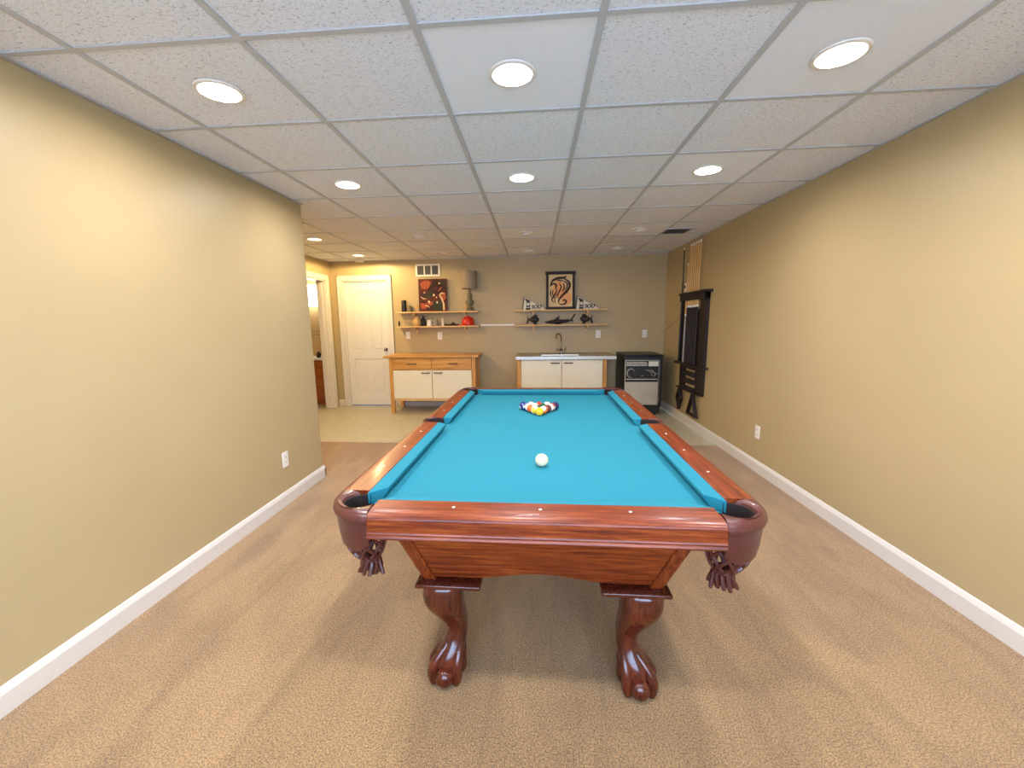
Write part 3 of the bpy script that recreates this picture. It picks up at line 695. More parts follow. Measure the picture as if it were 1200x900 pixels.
for k, (dx, c, h) in enumerate(((0.34, 'black_wood', 0.10), (0.44, 'tan', 0.07), (0.51, 'vanity', 0.09))):
    bm = bmesh.new(); lathe(bm, [(0.030, 0), (0.034, 0.01), (0.034, h*0.7), (0.018, h*0.82), (0.018, h)], seg=16)
    tag(obj('toiletry_bottle', bm, c, None, (-3.95+dx, 6.80, 0.80)), ['dark brown', 'small tan', 'reddish'][k]+' toiletry bottle on the white vanity top', 'bottle', 'bottles on the bathroom vanity')
fx = thing('vanity_light', 'glowing white frosted glass light on the bathroom wall', 'wall light', (-3.95, 7.25, 1.66))
obj('back_plate', bmx((-0.30, 0.30, -0.03, 0, 0.04, 0.30)), 'chrome', fx, bevel=0.004)
obj('frosted_shade', bmx((-0.36, 0.36, -0.16, -0.03, 0, 0.36)), 'bath_glow', fx, bevel=0.02)
tb = thing('towel_bar', 'dark double towel bar on the bathroom wall above the vanity', 'towel bar', (-3.95, 7.25, 1.17))
for zz in (0.0, 0.06):
    bm = bmesh.new(); cyl(bm, (-0.30, -0.06, zz), (0.45, -0.06, zz), 0.011); obj('bar', bm, 'black_wood', tb)
for xx in (-0.28, 0.43): obj('bracket', bmx((xx-0.012, xx+0.012, -0.075, 0, -0.02, 0.08)), 'black_wood', tb, bevel=0.003)

# ------------------------------------------------------------------ wooden drawer cabinet
cab = thing('drawer_cabinet', 'birch cabinet on legs with two drawers above two cream doors', 'cabinet', (-1.525, 6.13, 0))
x0, x1, D_ = -0.652, 0.652, 0.50
for (xa, ya) in ((x0, 0), (x1-0.055, 0), (x0, D_-0.055), (x1-0.055, D_-0.055)):
    obj('leg', bmx((xa, xa+0.055, ya, ya+0.055, 0, 0.842)), 'birch_z', cab, bevel=0.003)
obj('body', bmx((x0+0.055, x1-0.055, 0.012, D_-0.005, 0.225, 0.842)), 'birch_x', cab, smooth=False)
for xa in (x0+0.012, x1-0.034): obj('side_panel', bmx((xa, xa+0.022, 0.055, D_-0.055, 0.21, 0.835)), 'birch_y', cab, smooth=False)
obj('bottom_rail', bmx((x0+0.055, x1-0.055, 0.004, 0.03, 0.190, 0.226)), 'pine_x', cab, bevel=0.002)
obj('worktop', bmx((x0-0.070, x1+0.050, -0.045, D_+0.025, 0.842, 0.872)), 'birch_x', cab, bevel=0.004)
def bow_handle(parent, xc, y, z, ln=0.12):
    bm = bmesh.new(); tube(bm, catmull([(xc-ln/2, y, z), (xc-ln/2, y-0.022, z), (xc, y-0.028, z), (xc+ln/2, y-0.022, z), (xc+ln/2, y, z)], 4), 0.0085, 8)
    obj('handle', bm, 'chrome', parent)
for k, (xa, xb) in enumerate(((x0+0.060, -0.004), (0.004, x1-0.060))):
    d_ = obj('drawer', bmx((xa, xb, -0.008, 0.014, 0.665, 0.835)), 'birch_x', cab, bevel=0.003); bow_handle(d_, (xa+xb)/2+(0.02 if k else 0.0), -0.008, 0.752)
    d_ = obj('door', bmx((xa, xb, -0.008, 0.014, 0.228, 0.652)), 'cabinet_white', cab, bevel=0.003); bow_handle(d_, (xb-0.09) if k == 0 else (xa+0.09), -0.008, 0.615, 0.11)

# ------------------------------------------------------------------ sink cabinet
sk = thing('sink_cabinet', 'birch sink cabinet with two cream doors and a stainless steel top', 'sink cabinet', (0.40, 6.08, 0))
x0, x1, D_ = -0.655, 0.625, 0.53
for (xa, ya) in ((x0, 0), (x1-0.055, 0), (x0, D_-0.055), (x1-0.055, D_-0.055)):
    obj('leg', bmx((xa, xa+0.055, ya, ya+0.055, 0, 0.805)), 'birch_z', sk, bevel=0.003)
obj('body', bmx((x0+0.055, x1-0.055, 0.012, D_-0.005, 0.225, 0.655)), 'birch_x', sk, smooth=False)
for xa in (x0+0.012, x1-0.034): obj('side_panel', bmx((xa, xa+0.022, 0.055, D_-0.055, 0.21, 0.80)), 'birch_y', sk, smooth=False)
obj('bottom_rail', bmx((x0+0.055, x1-0.055, 0.004, 0.03, 0.190, 0.226)), 'pine_x', sk, bevel=0.002)
for k, (xa, xb) in enumerate(((x0+0.060, -0.019), (-0.011, x1-0.060))):
    d_ = obj('door', bmx((xa, xb, -0.008, 0.014, 0.228, 0.798)), 'cabinet_white', sk, bevel=0.003); bow_handle(d_, (xb-0.09) if k == 0 else (xa+0.09), -0.008, 0.755, 0.11)
# steel top with a sunk bowl
bm = bmesh.new(); zt = 0.858; tx0, tx1, ty0, ty1 = x0-0.02, x1+0.125, -0.05, D_+0.06
bx0, bx1, by0, by1 = -0.30, 0.26, 0.08, 0.40
def ringz(a, b_, c, d_, z): return [(a, c, z), (b_, c, z), (b_, d_, z), (a, d_, z)]
loft(bm, [ringz(tx0+0.01, tx1-0.01, ty0+0.01, ty1, 0.806), ringz(tx0, tx1, ty0, ty1, 0.806), ringz(tx0, tx1, ty0, ty1, zt-0.003), ringz(tx0+0.004, tx1-0.004, ty0+0.004, ty1, zt), ringz(tx0+0.02, tx1-0.02, ty0+0.02, ty1-0.02, zt), ringz(tx0+0.03, tx1-0.03, ty0+0.03, ty1-0.03, zt-0.004),
          ringz(bx0-0.01, bx1+0.01, by0-0.01, by1+0.01, zt-0.004), ringz(bx0, bx1, by0, by1, zt-0.012), ringz(bx0+0.015, bx1-0.015, by0+0.015, by1-0.015, zt-0.15)])
obj('steel_top', bm, 'steel', sk, bevel=0.004)
fc = obj('faucet', (lambda b: (lathe(b, [(0.030, 0), (0.030, 0.006), (0.020, 0.012), (0.016, 0.05), (0.020, 0.07), (0.010, 0.085)], (0.005, 0.47, zt-0.004), 20), tube(b, catmull([(0.005, 0.47, zt+0.07), (0.005, 0.47, zt+0.22), (-0.015, 0.44, zt+0.285), (-0.05, 0.39, zt+0.30), (-0.075, 0.35, zt+0.27), (-0.08, 0.335, zt+0.225)], 6), 0.0095, 10), b)[2])(bmesh.new()), 'chrome', sk)
for s in (-1, 1):
    bm = bmesh.new(); cyl(bm, (0.005, 0.47, zt+0.045), (0.005+s*0.055, 0.455, zt+0.055), 0.008)
    for k in range(4):
        a = k*PI/2+0.4; cyl(bm, (0.005+s*0.06, 0.453, zt+0.056), (0.005+s*0.06+0.006*s, 0.453+0.028*math.cos(a), zt+0.056+0.028*math.sin(a)), 0.007, 0.009, 8)
    sphere(bm, (0.005+s*0.06, 0.453, zt+0.056), 0.012, 12, 8); obj('tap_handle', bm, 'steel', fc)

# ------------------------------------------------------------------ mini fridge
fr = thing('mini_fridge', 'black mini fridge with a stainless door and a black and white sheet stuck on it', 'fridge', (1.52, 6.02, 0))
hw = 0.265
obj('body', bmx((-hw, hw, 0.055, 0.60, 0.03, 0.850)), 'black', fr, bevel=0.008)
obj('top', bmx((-hw-0.004, hw+0.004, 0.0, 0.604, 0.850, 0.868)), 'black', fr, bevel=0.005)
dr = obj('door', bmx((-hw, hw, 0.0, 0.052, 0.13, 0.846)), 'black', fr, bevel=0.006)
obj('door_panel', bmx((-hw+0.012, hw-0.052, -0.006, 0.002, 0.155, 0.795)), 'steel_dull', dr, bevel=0.003)
obj('door_handle', bmx((hw-0.048, hw-0.036, -0.012, 0.002, 0.20, 0.79)), 'chrome', dr, bevel=0.003)
obj('kick_plate', bmx((-hw+0.01, hw-0.01, 0.03, 0.055, 0.03, 0.125)), 'black', fr, smooth=False)
for xx in (-hw+0.05, hw-0.05):
    for yy in (0.09, 0.55):
        bm = bmesh.new(); cyl(bm, (xx, yy, 0), (xx, yy, 0.032), 0.018); obj('foot', bm, 'black', fr)
sheet = thing('door_sheet', 'black sheet with white print and a curved emblem stuck on the fridge door', 'poster', (1.52, 6.0135, 0.485))
obj('backing', bmx((-hw+0.022, hw-0.058, -0.0015, 0, 0, 0.30)), 'black', sheet, smooth=False)
bm = bmesh.new(); rnd = random.Random(3)
def mark(xa, xb, za, zb): box(bm, xa, xb, -0.0024, -0.0015, za, zb)
for zz in (0.272, 0.250, 0.228):
    xx = -hw+0.034
    while xx < 0.04:
        wv = rnd.uniform(0.014, 0.034); mark(xx, min(xx+wv, 0.052), zz, zz+0.012); xx += wv+0.006
xx = -hw+0.034
while xx < hw-0.085:
    wv = rnd.uniform(0.018, 0.036); mark(xx, min(xx+wv, hw-0.07), 0.034, 0.044); xx += wv+0.005
mark(0.068, hw-0.064, 0.222, 0.290)
obj('printed_lines', bm, 'felt', sheet, smooth=False)
bm = bmesh.new()
def stroke(bm, pts, ws, y0, y1):
    pts = [Vector(p) for p in pts]; n = len(pts); Lp, Rp = [], []
    for i, p in enumerate(pts):
        d = (pts[min(i+1, n-1)]-pts[max(i-1, 0)]).normalized(); nn = Vector((-d.y, d.x)); wv = ws[i] if isinstance(ws, list) else ws
        Lp.append(p+nn*wv/2); Rp.append(p-nn*wv/2)
    for i in range(n-1):
        prism(bm, [tuple(Lp[i]), tuple(Lp[i+1]), tuple(Rp[i+1]), tuple(Rp[i])], lambda x, z: (x, y0, z), lambda x, z: (x, y1, z))
A = [(-0.170+0.052*math.cos(a), 0.125+0.062*math.sin(a)) for a in [math.radians(20+270*k/18) for k in range(19)]]
stroke(bm, A, [0.003+0.016*math.sin(PI*k/18) for k in range(19)], -0.0024, -0.0015)
for (a, b_) in (((0.03, 0.17), (0.08, 0.15)), ((0.07, 0.165), (0.15, 0.15)), ((0.08, 0.14), (0.17, 0.125)), ((0.14, 0.13), (0.19, 0.10)), ((0.11, 0.12), (0.12, 0.08)), ((-0.03, 0.08), (0.0, 0.085)), ((0.165, 0.12), (0.15, 0.07))):
    stroke(bm, [a, ((a[0]+b_[0])/2, (a[1]+b_[1])/2+0.008), b_], [0.004, 0.014, 0.005], -0.0024, -0.0015)
obj('emblem', bm, 'grey_glass', sheet, smooth=False)

# ------------------------------------------------------------------ shelves on the far wall
def shelf(x0, x1, z, label, uprights=()):
    t = thing('wall_shelf', label, 'shelf', ((x0+x1)/2, YF, z)); c = (x0+x1)/2
    obj('board', bmx((x0-c, x1-c, -0.20, -0.012, -0.022, 0)), 'pine_x', t, bevel=0.003)
    for u in uprights:
        obj('bracket_arm', bmx((u-c-0.011, u-c+0.011, -0.17, -0.012, -0.060, -0.022)), 'pine_y', t, bevel=0.002)
    return t
S1, S2 = 1.522, 1.300
for (x0, x1, nm, ups) in ((-2.14, -0.855, 'with the canvas painting', (-1.87, -1.08)), (-0.31, 1.085, 'with the framed print', (-0.02, 0.80))):
    shelf(x0, x1, S1, 'upper pale pine shelf '+nm, ups)
    shelf(x0, x1, S2, 'lower pale pine shelf below the one '+nm, ups)
    for u in ups:
        wh = {-1.87: 'behind the tan jar below the painting', -1.08: 'beside the table lamp and above the red cap', -0.02: 'behind the plain carved fish', 0.80: 'behind the spotted carved fish'}[u]
        tag(obj('shelf_upright', bmx((-0.013, 0.013, -0.012, 0, 0, 0.455)), 'pine_z', None, (u, YF, 1.185), bevel=0.002), 'pale pine wall strip '+wh, 'shelf upright', 'pine uprights of the wall shelves')
tag(obj('wall_rail', bmx((-0.27, 0.27, -0.022, 0, -0.014, 0.014)), 'white_plastic', None, (-0.583, YF, 1.300), bevel=0.005), 'slim white rail on the wall joining the two lower shelves', 'rail')
Ys = YF-0.10
# left group
bm = bmesh.new(); lathe(bm, [(0.040, 0), (0.041, 0.004), (0.038, 0.10), (0.040, 0.172), (0.036, 0.178), (0.030, 0.176)], seg=20)
tag(obj('speaker', bm, 'black', None, (-2.04, Ys, S1)), 'black cylindrical speaker at the end of the upper shelf', 'speaker')
bm = bmesh.new(); lathe(bm, [(0.032, 0), (0.034, 0.006), (0.034, 0.060), (0.026, 0.078), (0.026, 0.09)], seg=16)
tag(obj('candle_jar', bm, 'stone', None, (-1.955, Ys+0.02, S1)), 'small olive tan jar beside the black cylinder', 'jar')
art = thing('canvas_painting', 'unframed rust and black abstract canvas leaning on the upper shelf', 'painting', (-1.588, YF-0.045, S1+0.001), (-0.05, 0, 0))
obj('canvas', bmx((-0.222, 0.222, -0.03, 0, 0, 0.50)), 'canvas', art, bevel=0.003)
def blob(m, pts, y): 
    b_ = bmesh.new(); prism(b_, pts, lambda x, z: (x, -0.03-y, z), lambda x, z: (x, -0.0295, z)); obj('painted_shape', b_, m, art, smooth=False)
def ell(cx, cz, a, b_, rot=0, n=14, j=0.15):
    rnd = random.Random(int(cx*1000+cz*7000)); out = []
    for k in range(n):
        t = 2*PI*k/n; r = 1+rnd.uniform(-j, j); x, z = a*r*math.cos(t), b_*r*math.sin(t)
        out.append((cx+x*math.cos(rot)-z*math.sin(rot), cz+x*math.sin(rot)+z*math.cos(rot)))
    return out
blob('terracotta', ell(-0.11, 0.41, 0.085, 0.06, 0.3), 0.0008); blob('terracotta', ell(0.17, 0.23, 0.04, 0.06), 0.0008); blob('terracotta', ell(-0.14, 0.09, 0.06, 0.05), 0.0008); blob('terracotta', ell(-0.02, 0.12, 0.06, 0.03), 0.0008)
blob('plum', ell(0.08, 0.42, 0.10, 0.06, -0.4), 0.0010); blob('plum', ell(-0.13, 0.24, 0.06, 0.04), 0.0010); blob('plum', ell(0.05, 0.30, 0.11, 0.045, 0.3), 0.0010); blob('plum', ell(0.02, 0.06, 0.13, 0.03, 0.1), 0.0010)
blob('plum', ell(-0.02, 0.36, 0.08, 0.035, 0.7), 0.0010); blob('plum', ell(-0.16, 0.15, 0.05, 0.02, -0.4), 0.0010); blob('plum', ell(0.17, 0.36, 0.04, 0.05), 0.0010); blob('terracotta', ell(0.12, 0.34, 0.05, 0.012, 0.8), 0.0012)
blob('dark_green', ell(-0.05, 0.255, 0.07, 0.045, 0.2), 0.0014); blob('dark_green', ell(0.08, 0.09, 0.09, 0.085), 0.0014); blob('dark_green', ell(0.16, 0.44, 0.05, 0.04), 0.0014)
for (cx, cz, r) in ((0.02, 0.25, 0.016), (0.07, 0.14, 0.014), (0.06, 0.215, 0.010), (-0.13, 0.29, 0.010), (0.11, 0.43, 0.012), (-0.06, 0.15, 0.018)): blob('cream', ell(cx, cz, r, r*1.1), 0.0018)
for pts, ws in (([(0.19, 0.27), (0.14, 0.28), (0.11, 0.25), (0.145, 0.19), (0.17, 0.12), (0.175, 0.02)], [0.01, 0.022, 0.018, 0.024, 0.024, 0.028]), ([(-0.19, 0.23), (-0.15, 0.20), (-0.10, 0.195)], [0.006, 0.016, 0.006]), ([(-0.13, 0.09), (-0.08, 0.085), (-0.05, 0.06)], [0.006, 0.014, 0.005])):
    bm = bmesh.new(); stroke(bm, pts, ws, -0.0318, -0.0295); bmesh.ops.remove_doubles(bm, verts=bm.verts, dist=1e-5); obj('painted_shape', bm, 'cream', art, smooth=False)
lp = thing('table_lamp', 'table lamp with a grey drum shade and carved grey green base', 'lamp', (-1.00, Ys, S1))
bm = bmesh.new(); lathe(bm, [(0.066, 0), (0.068, 0.012), (0.055, 0.025), (0.058, 0.04), (0.038, 0.055), (0.034, 0.07), (0.052, 0.10), (0.058, 0.14), (0.048, 0.18), (0.034, 0.21), (0.030, 0.225), (0.036, 0.245), (0.030, 0.275), (0.014, 0.29), (0.010, 0.34)], seg=20)
for v in bm.verts:
    if 0.06 < v.co.z < 0.28: v.co.x *= 1+0.22*math.sin(v.co.z*60+math.atan2(v.co.y, v.co.x)*2)
obj('base', bm, 'stone', lp)
bm = bmesh.new(); lathe(bm, [(0.122, 0.335), (0.118, 0.598), (0.114, 0.598), (0.118, 0.335)], seg=32, cap=False); sh = obj('lamp_shade', bm, 'shade', lp)
bm = bmesh.new(); cyl(bm, (-0.115, 0, 0.56), (0.115, 0, 0.56), 0.003, seg=8); cyl(bm, (0, -0.115, 0.56), (0, 0.115, 0.56), 0.003, seg=8); cyl(bm, (0, 0, 0.33), (0, 0, 0.61), 0.005, seg=8); sphere(bm, (0, 0, 0.615), 0.010, 10, 8); obj('shade_fitting', bm, 'chrome', lp)
# lower left shelf
bm = bmesh.new(); lathe(bm, [(0.035, 0), (0.040, 0.004), (0.060, 0.035), (0.066, 0.07), (0.058, 0.11), (0.036, 0.135), (0.034, 0.145), (0.028, 0.145)], seg=24)
tag(obj('round_jar', bm, 'tan', None, (-1.845, Ys, S2)), 'round tan pottery jar on the lower shelf', 'jar')
bm = bmesh.new(); lathe(bm, [(0.034, 0), (0.036, 0.006), (0.036, 0.10), (0.014, 0.125), (0.014, 0.155), (0.017, 0.158), (0.017, 0.165)], seg=18)
tag(obj('dark_bottle', bm, 'black', None, (-1.745, Ys+0.01, S2)), 'short dark bottle beside the round tan jar', 'bottle')
mg = thing('mug', 'white ceramic mug on the lower shelf', 'mug', (-1.645, Ys, S2))
bm = bmesh.new(); lathe(bm, [(0.036, 0), (0.040, 0.004), (0.041, 0.095), (0.037, 0.095), (0.036, 0.010)], seg=22); obj('cup', bm, 'mug', mg)
bm = bmesh.new(); tube(bm, catmull([(0.038, 0, 0.078), (0.062, 0, 0.074), (0.068, 0, 0.05), (0.058, 0, 0.026), (0.038, 0, 0.022)], 4), 0.006, 8); obj('mug_handle', bm, 'mug', mg)
bm = bmesh.new(); lathe(bm, [(0.028, 0), (0.031, 0.004), (0.034, 0.09), (0.031, 0.09), (0.027, 0.010)], seg=20)
tag(obj('tumbler', bm, 'grey_glass', None, (-1.545, Ys, S2)), 'small grey tumbler beside the white mug', 'tumbler')
bm = bmesh.new(); lathe(bm, [(0.020, 0), (0.022, 0.006), (0.014, 0.03), (0.017, 0.06), (0.012, 0.085), (0.010, 0.09), (0.015, 0.105), (0.010, 0.12), (0.004, 0.124)], seg=16)
tag(obj('figurine', bm, 'mug', None, (-1.435, Ys, S2)), 'thin white figurine on the lower shelf', 'figurine')
boat = thing('model_boat', 'low dark model lying flat beside the red cap', 'model', (-1.29, Ys, S2))
bm = bmesh.new()
loft(bm, [[(x, -w_, 0.0), (x, w_, 0.0), (x, w_*1.3, h), (x, -w_*1.3, h)] for x, w_, h in ((-0.125, 0.004, 0.03), (-0.09, 0.018, 0.024), (0, 0.026, 0.022), (0.08, 0.022, 0.024), (0.115, 0.012, 0.028))]); obj('hull', bm, 'black_wood', boat)
obj('cabin', bmx((-0.01, 0.05, -0.014, 0.014, 0.02, 0.042), (0.005, 0.022, -0.008, 0.008, 0.042, 0.058)), 'ink', boat, bevel=0.002)
cap = thing('red_cap', 'bright red hard cap at the end of the lower shelf', 'cap', (-1.035, Ys-0.005, S2))
bm = bmesh.new(); lathe(bm, [(0.094, 0.004), (0.098, 0.01), (0.098, 0.04), (0.090, 0.075), (0.068, 0.108), (0.036, 0.128), (0.004, 0.134)], seg=26); obj('crown', bm, 'red', cap)
bm = bmesh.new(); prism(bm, [(0.099*math.cos(math.radians(a))*1.0, 0.099*math.sin(math.radians(a))) for a in range(90, 271, 12)]+[(-0.02+0.115*math.cos(math.radians(a))*1.18, 0.080*math.sin(math.radians(a))) for a in range(260, 99, -10)], lambda x, y: (x, y, 0.0), lambda x, y: (x, y, 0.012)); obj('brim', bm, 'red', cap, bevel=0.002)
bm = bmesh.new(); tube(bm, catmull([(-0.094, 0, 0.05), (-0.07, 0, 0.108), (0, 0, 0.138), (0.07, 0, 0.108), (0.094, 0, 0.05)], 5), 0.007, 8); obj('ridge', bm, 'red', cap)
bm = bmesh.new(); cyl(bm, (0, 0, 0), (0, 0, 0.006), 0.016); lathe(bm, [(0.012, 0.006), (0.016, 0.05), (0.006, 0.085)], seg=12)
tag(obj('small_vase', bm, 'dark_green', None, (-2.122, Ys-0.03, S2)), 'tiny dark green vase at the tip of the lower shelf', 'vase')
# right group
fp = thing('framed_print', 'black framed print of a curling dark creature on cream paper', 'picture', (0.392, YF-0.05, S1+0.001), (-0.06, 0, 0))
fw, fh, bw = 0.217, 0.570, 0.036
obj('frame', bmx((-fw-0.012, fw+0.012, -0.03, 0, fh-0.045, fh), (-fw-0.006, fw+0.006, -0.03, 0, 0, 0.040), (-fw, -fw+bw, -0.026, 0, 0.04, fh-0.045), (fw-bw, fw, -0.026, 0, 0.04, fh-0.045)), 'black_wood', fp, bevel=0.003)
obj('paper', bmx((-fw+bw, fw-bw, -0.012, -0.004, 0.04, fh-0.045)), 'paper', fp, smooth=False)
bm = bmesh.new(); prism(bm, ell(0.09, 0.17, 0.08, 0.11, 0, 18, 0.1), lambda x, z: (x, -0.0128, z), lambda x, z: (x, -0.012, z)); prism(bm, ell(-0.03, 0.30, 0.10, 0.13, 0, 18, 0.1), lambda x, z: (x, -0.0128, z), lambda x, z: (x, -0.012, z)); obj('wash', bm, 'peach', fp, smooth=False)
bm = bmesh.new()
def sk_(pts, ws):
    P = [tuple(p[:2]) for p in catmull([(a, c, 0) for a, c in pts], 4)]; n = len(P)
    stroke(bm, P, [1.35*ws*(0.35+0.65*math.sin(PI*min(0.95, max(0.05, k/(n-1))))) for k in range(n)], -0.0135, -0.0120)
sk_([(-0.15, 0.36), (-0.12, 0.43), (-0.04, 0.47), (0.05, 0.475), (0.09, 0.50)], 0.030)
sk_([(-0.16, 0.35), (-0.10, 0.39), (-0.06, 0.36), (-0.08, 0.32)], 0.022)
sk_([(0.05, 0.46), (0.12, 0.42), (0.14, 0.35), (0.10, 0.28), (0.03, 0.21), (-0.02, 0.15), (-0.03, 0.10)], 0.030)
sk_([(-0.03, 0.10), (0.02, 0.075), (0.075, 0.09), (0.085, 0.13), (0.05, 0.145), (0.035, 0.12)], 0.020)
sk_([(-0.08, 0.35), (-0.06, 0.28), (-0.10, 0.20), (-0.13, 0.15), (-0.10, 0.10)], 0.018)
sk_([(-0.14, 0.31), (-0.15, 0.24), (-0.13, 0.18)], 0.014)
sk_([(-0.02, 0.40), (0.01, 0.33), (-0.03, 0.25), (-0.05, 0.17)], 0.018); sk_([(0.04, 0.40), (0.06, 0.33), (0.02, 0.26)], 0.016); sk_([(-0.05, 0.24), (-0.09, 0.15), (-0.07, 0.09)], 0.012)
for k in range(7):
    a = (0.155-0.012*abs(k-2), 0.42-0.028*k); sk_([a, (a[0]-0.03, a[1]-0.012)], 0.013)
sk_([(-0.11, 0.30), (-0.12, 0.24), (-0.09, 0.17)], 0.014); sk_([(0.01, 0.44), (0.09, 0.40), (0.10, 0.34), (0.06, 0.28)], 0.016); sk_([(-0.06, 0.43), (-0.02, 0.44), (0.02, 0.42)], 0.014)
obj('ink_drawing', bm, 'ink', fp, smooth=False)
def text_mesh(body, size, depth=0.0008):
    cu = bpy.data.curves.new('lettering', 'FONT'); cu.body = body; cu.size = size; cu.extrude = depth; cu.shear = 0.25; cu.offset = 0.0035
    o = bpy.data.objects.new('lettering_tmp', cu); COL.objects.link(o)
    dg = bpy.context.evaluated_depsgraph_get(); me = bpy.data.meshes.new_from_object(o.evaluated_get(dg)); bpy.data.objects.remove(o); return me
TXT = text_mesh('SOU', 0.075)
def pennant(x, label):
    t = thing('pennant', label, 'pennant', (x, YF-0.075, S1+0.001), (-0.14, 0, 0), group='felt pennants on the upper shelf')
    bm = bmesh.new(); prism(bm, [(0, 0), (0.345, 0), (0.345, 0.012), (0.030, 0.185), (0.012, 0.185)], lambda x_, z: (x_, 0, z), lambda x_, z: (x_, 0.005, z)); obj('felt', bm, 'felt', t, smooth=False)
    bm = bmesh.new(); prism(bm, [(-0.010, 0), (0.004, 0), (0.028, 0.195), (0.014, 0.195)], lambda x_, z: (x_, -0.003, z), lambda x_, z: (x_, 0.007, z)); obj('end_band', bm, 'black', t, smooth=False)
    bm = bmesh.new(); prism(bm, [(0.045, 0.004), (0.118, 0.004), (0.112, 0.138), (0.042, 0.172), (0.036, 0.15), (0.060, 0.135), (0.055, 0.03)], lambda x_, z: (x_, -0.0015, z), lambda x_, z: (x_, 0, z)); obj('dark_square', bm, 'black', t, smooth=False)
    bm = bmesh.new(); prism(bm, ell(0.085, 0.088, 0.022, 0.026, 0, 12, 0.12), lambda x_, z: (x_, -0.0025, z), lambda x_, z: (x_, -0.0014, z)); stroke(bm, [(0.06, 0.042), (0.085, 0.034), (0.11, 0.046)], [0.006, 0.012, 0.006], -0.0025, -0.0014); obj('pale_badge', bm, 'felt', t, smooth=False)
    me = TXT.copy(); me.materials.clear(); me.materials.append(MT['black']); link('lettering', me, t, (0.130, -0.0008, 0.020), (PI/2, 0, 0))
pennant(-0.185, 'white and black pennant with its tip touching the framed print')
pennant(0.625, 'white and black pennant with its dark end against the framed print')
def fish(x, label, flip, name='fish_sculpture'):
    t = thing(name, label, 'sculpture', (x, Ys, S2), (0, 0, PI if flip else 0), group='dark carved fish')
    bm = bmesh.new(); prof = [(-0.055, 0.012, 0.010), (-0.03, 0.038, 0.018), (0.01, 0.056, 0.024), (0.05, 0.050, 0.022), (0.085, 0.026, 0.014), (0.098, 0.008, 0.006)]
    loft(bm, [[(px, d_*math.cos(2*PI*k/14), 0.078+h*math.sin(2*PI*k/14)) for k in range(14)] for px, h, d_ in prof]); b_ = obj('body', bm, 'black_wood', t, sub=1)
    for pts in ([(-0.05, 0.078), (-0.10, 0.148), (-0.082, 0.085), (-0.105, 0.012), (-0.075, 0.012)], [(-0.02, 0.11), (0.02, 0.150), (0.065, 0.148), (0.07, 0.11)], [(0.0, 0.04), (0.015, 0.0), (0.06, 0.0), (0.055, 0.04)]):
        bm = bmesh.new(); prism(bm, pts, lambda a, z: (a, -0.006, z), lambda a, z: (a, 0.006, z)); obj('fin', bm, 'black_wood', t, bevel=0.003)
    return t
fish(-0.028, 'plain dark carved fish near the white wall rail', False)
f2 = fish(0.785, 'dark carved fish with pale spots beside the shark carving', True)
bm = bmesh.new()
for (a, z) in ((0.04, 0.085), (0.0, 0.07), (-0.01, 0.095)): sphere(bm, (a, 0.0, z), 0.012, 10, 8, (1, 2.0, 0.8))
obj('pale_spots', bm, 'grey_glass', f2)
shk = thing('shark_carving', 'long dark carved shark on the lower shelf', 'sculpture', (0.385, Ys, S2))
bm = bmesh.new(); prof = [(-0.235, 0.030, 0.005, 0.006), (-0.19, 0.034, 0.016, 0.016), (-0.12, 0.040, 0.030, 0.024), (-0.03, 0.044, 0.034, 0.026), (0.06, 0.044, 0.026, 0.020), (0.13, 0.050, 0.018, 0.014), (0.165, 0.058, 0.012, 0.010)]
loft(bm, [[(px, d_*math.cos(2*PI*k/12), zc+h*math.sin(2*PI*k/12)) for k in range(12)] for px, zc, h, d_ in prof]); obj('body', bm, 'black_wood', shk, sub=1)
for pts in ([(-0.11, 0.06), (-0.005, 0.135), (-0.015, 0.065)], [(0.15, 0.05), (0.215, 0.150), (0.245, 0.155), (0.19, 0.075), (0.20, 0.025), (0.175, 0.045)], [(-0.10, 0.03), (-0.07, 0.0), (0.03, 0.0), (-0.02, 0.03)], [(0.08, 0.06), (0.125, 0.085), (0.12, 0.055)]):
    bm = bmesh.new(); prism(bm, pts, lambda a, z: (a, -0.006, z), lambda a, z: (a, 0.006, z)); obj('fin', bm, 'black_wood', shk, bevel=0.003)

# ------------------------------------------------------------------ vents, outlets, detector
vt = thing('wall_vent', 'white three-section air return grille high on the wall above the painting', 'vent', (-1.662, YF, 2.065))
obj('recess', bmx((-0.17, 0.17, -0.004, 0, 0.02, 0.17)), 'vent_dark', vt, smooth=False)
obj('grille_frame', bmx((-0.195, 0.195, -0.012, 0, 0, 0.028), (-0.195, 0.195, -0.012, 0, 0.162, 0.190), (-0.195, -0.165, -0.012, 0, 0.028, 0.162), (0.165, 0.195, -0.012, 0, 0.028, 0.162), (-0.066, -0.046, -0.012, 0, 0.028, 0.162), (0.046, 0.066, -0.012, 0, 0.028, 0.162)), 'white_plastic', vt, bevel=0.002)
bm = bmesh.new()
for xa, xb in ((-0.165, -0.066), (-0.046, 0.046), (0.066, 0.165)):
    for k in range(9): zz = 0.035+k*0.0142; prism(bm, [(-0.010, zz), (-0.004, zz+0.007), (-0.003, zz+0.006), (-0.009, zz-0.001)], lambda y, z: (xa, y, z), lambda y, z: (xb, y, z))
lv = obj('louvres', bm, 'louvre', vt, smooth=False); lv['kind'] = 'stuff'
cv = thing('ceiling_vent', 'small square dark ceiling air vent beside the cue wall', 'vent', (1.562, 5.02, H))
obj('vent_frame', bmx((-0.15, 0.15, -0.15, -0.125, -0.008, 0.004), (-0.15, 0.15, 0.125, 0.15, -0.008, 0.004), (-0.15, -0.125, -0.125, 0.125, -0.008, 0.004), (0.125, 0.15, -0.125, 0.125, -0.008, 0.004)), 'grid', cv, bevel=0.002)
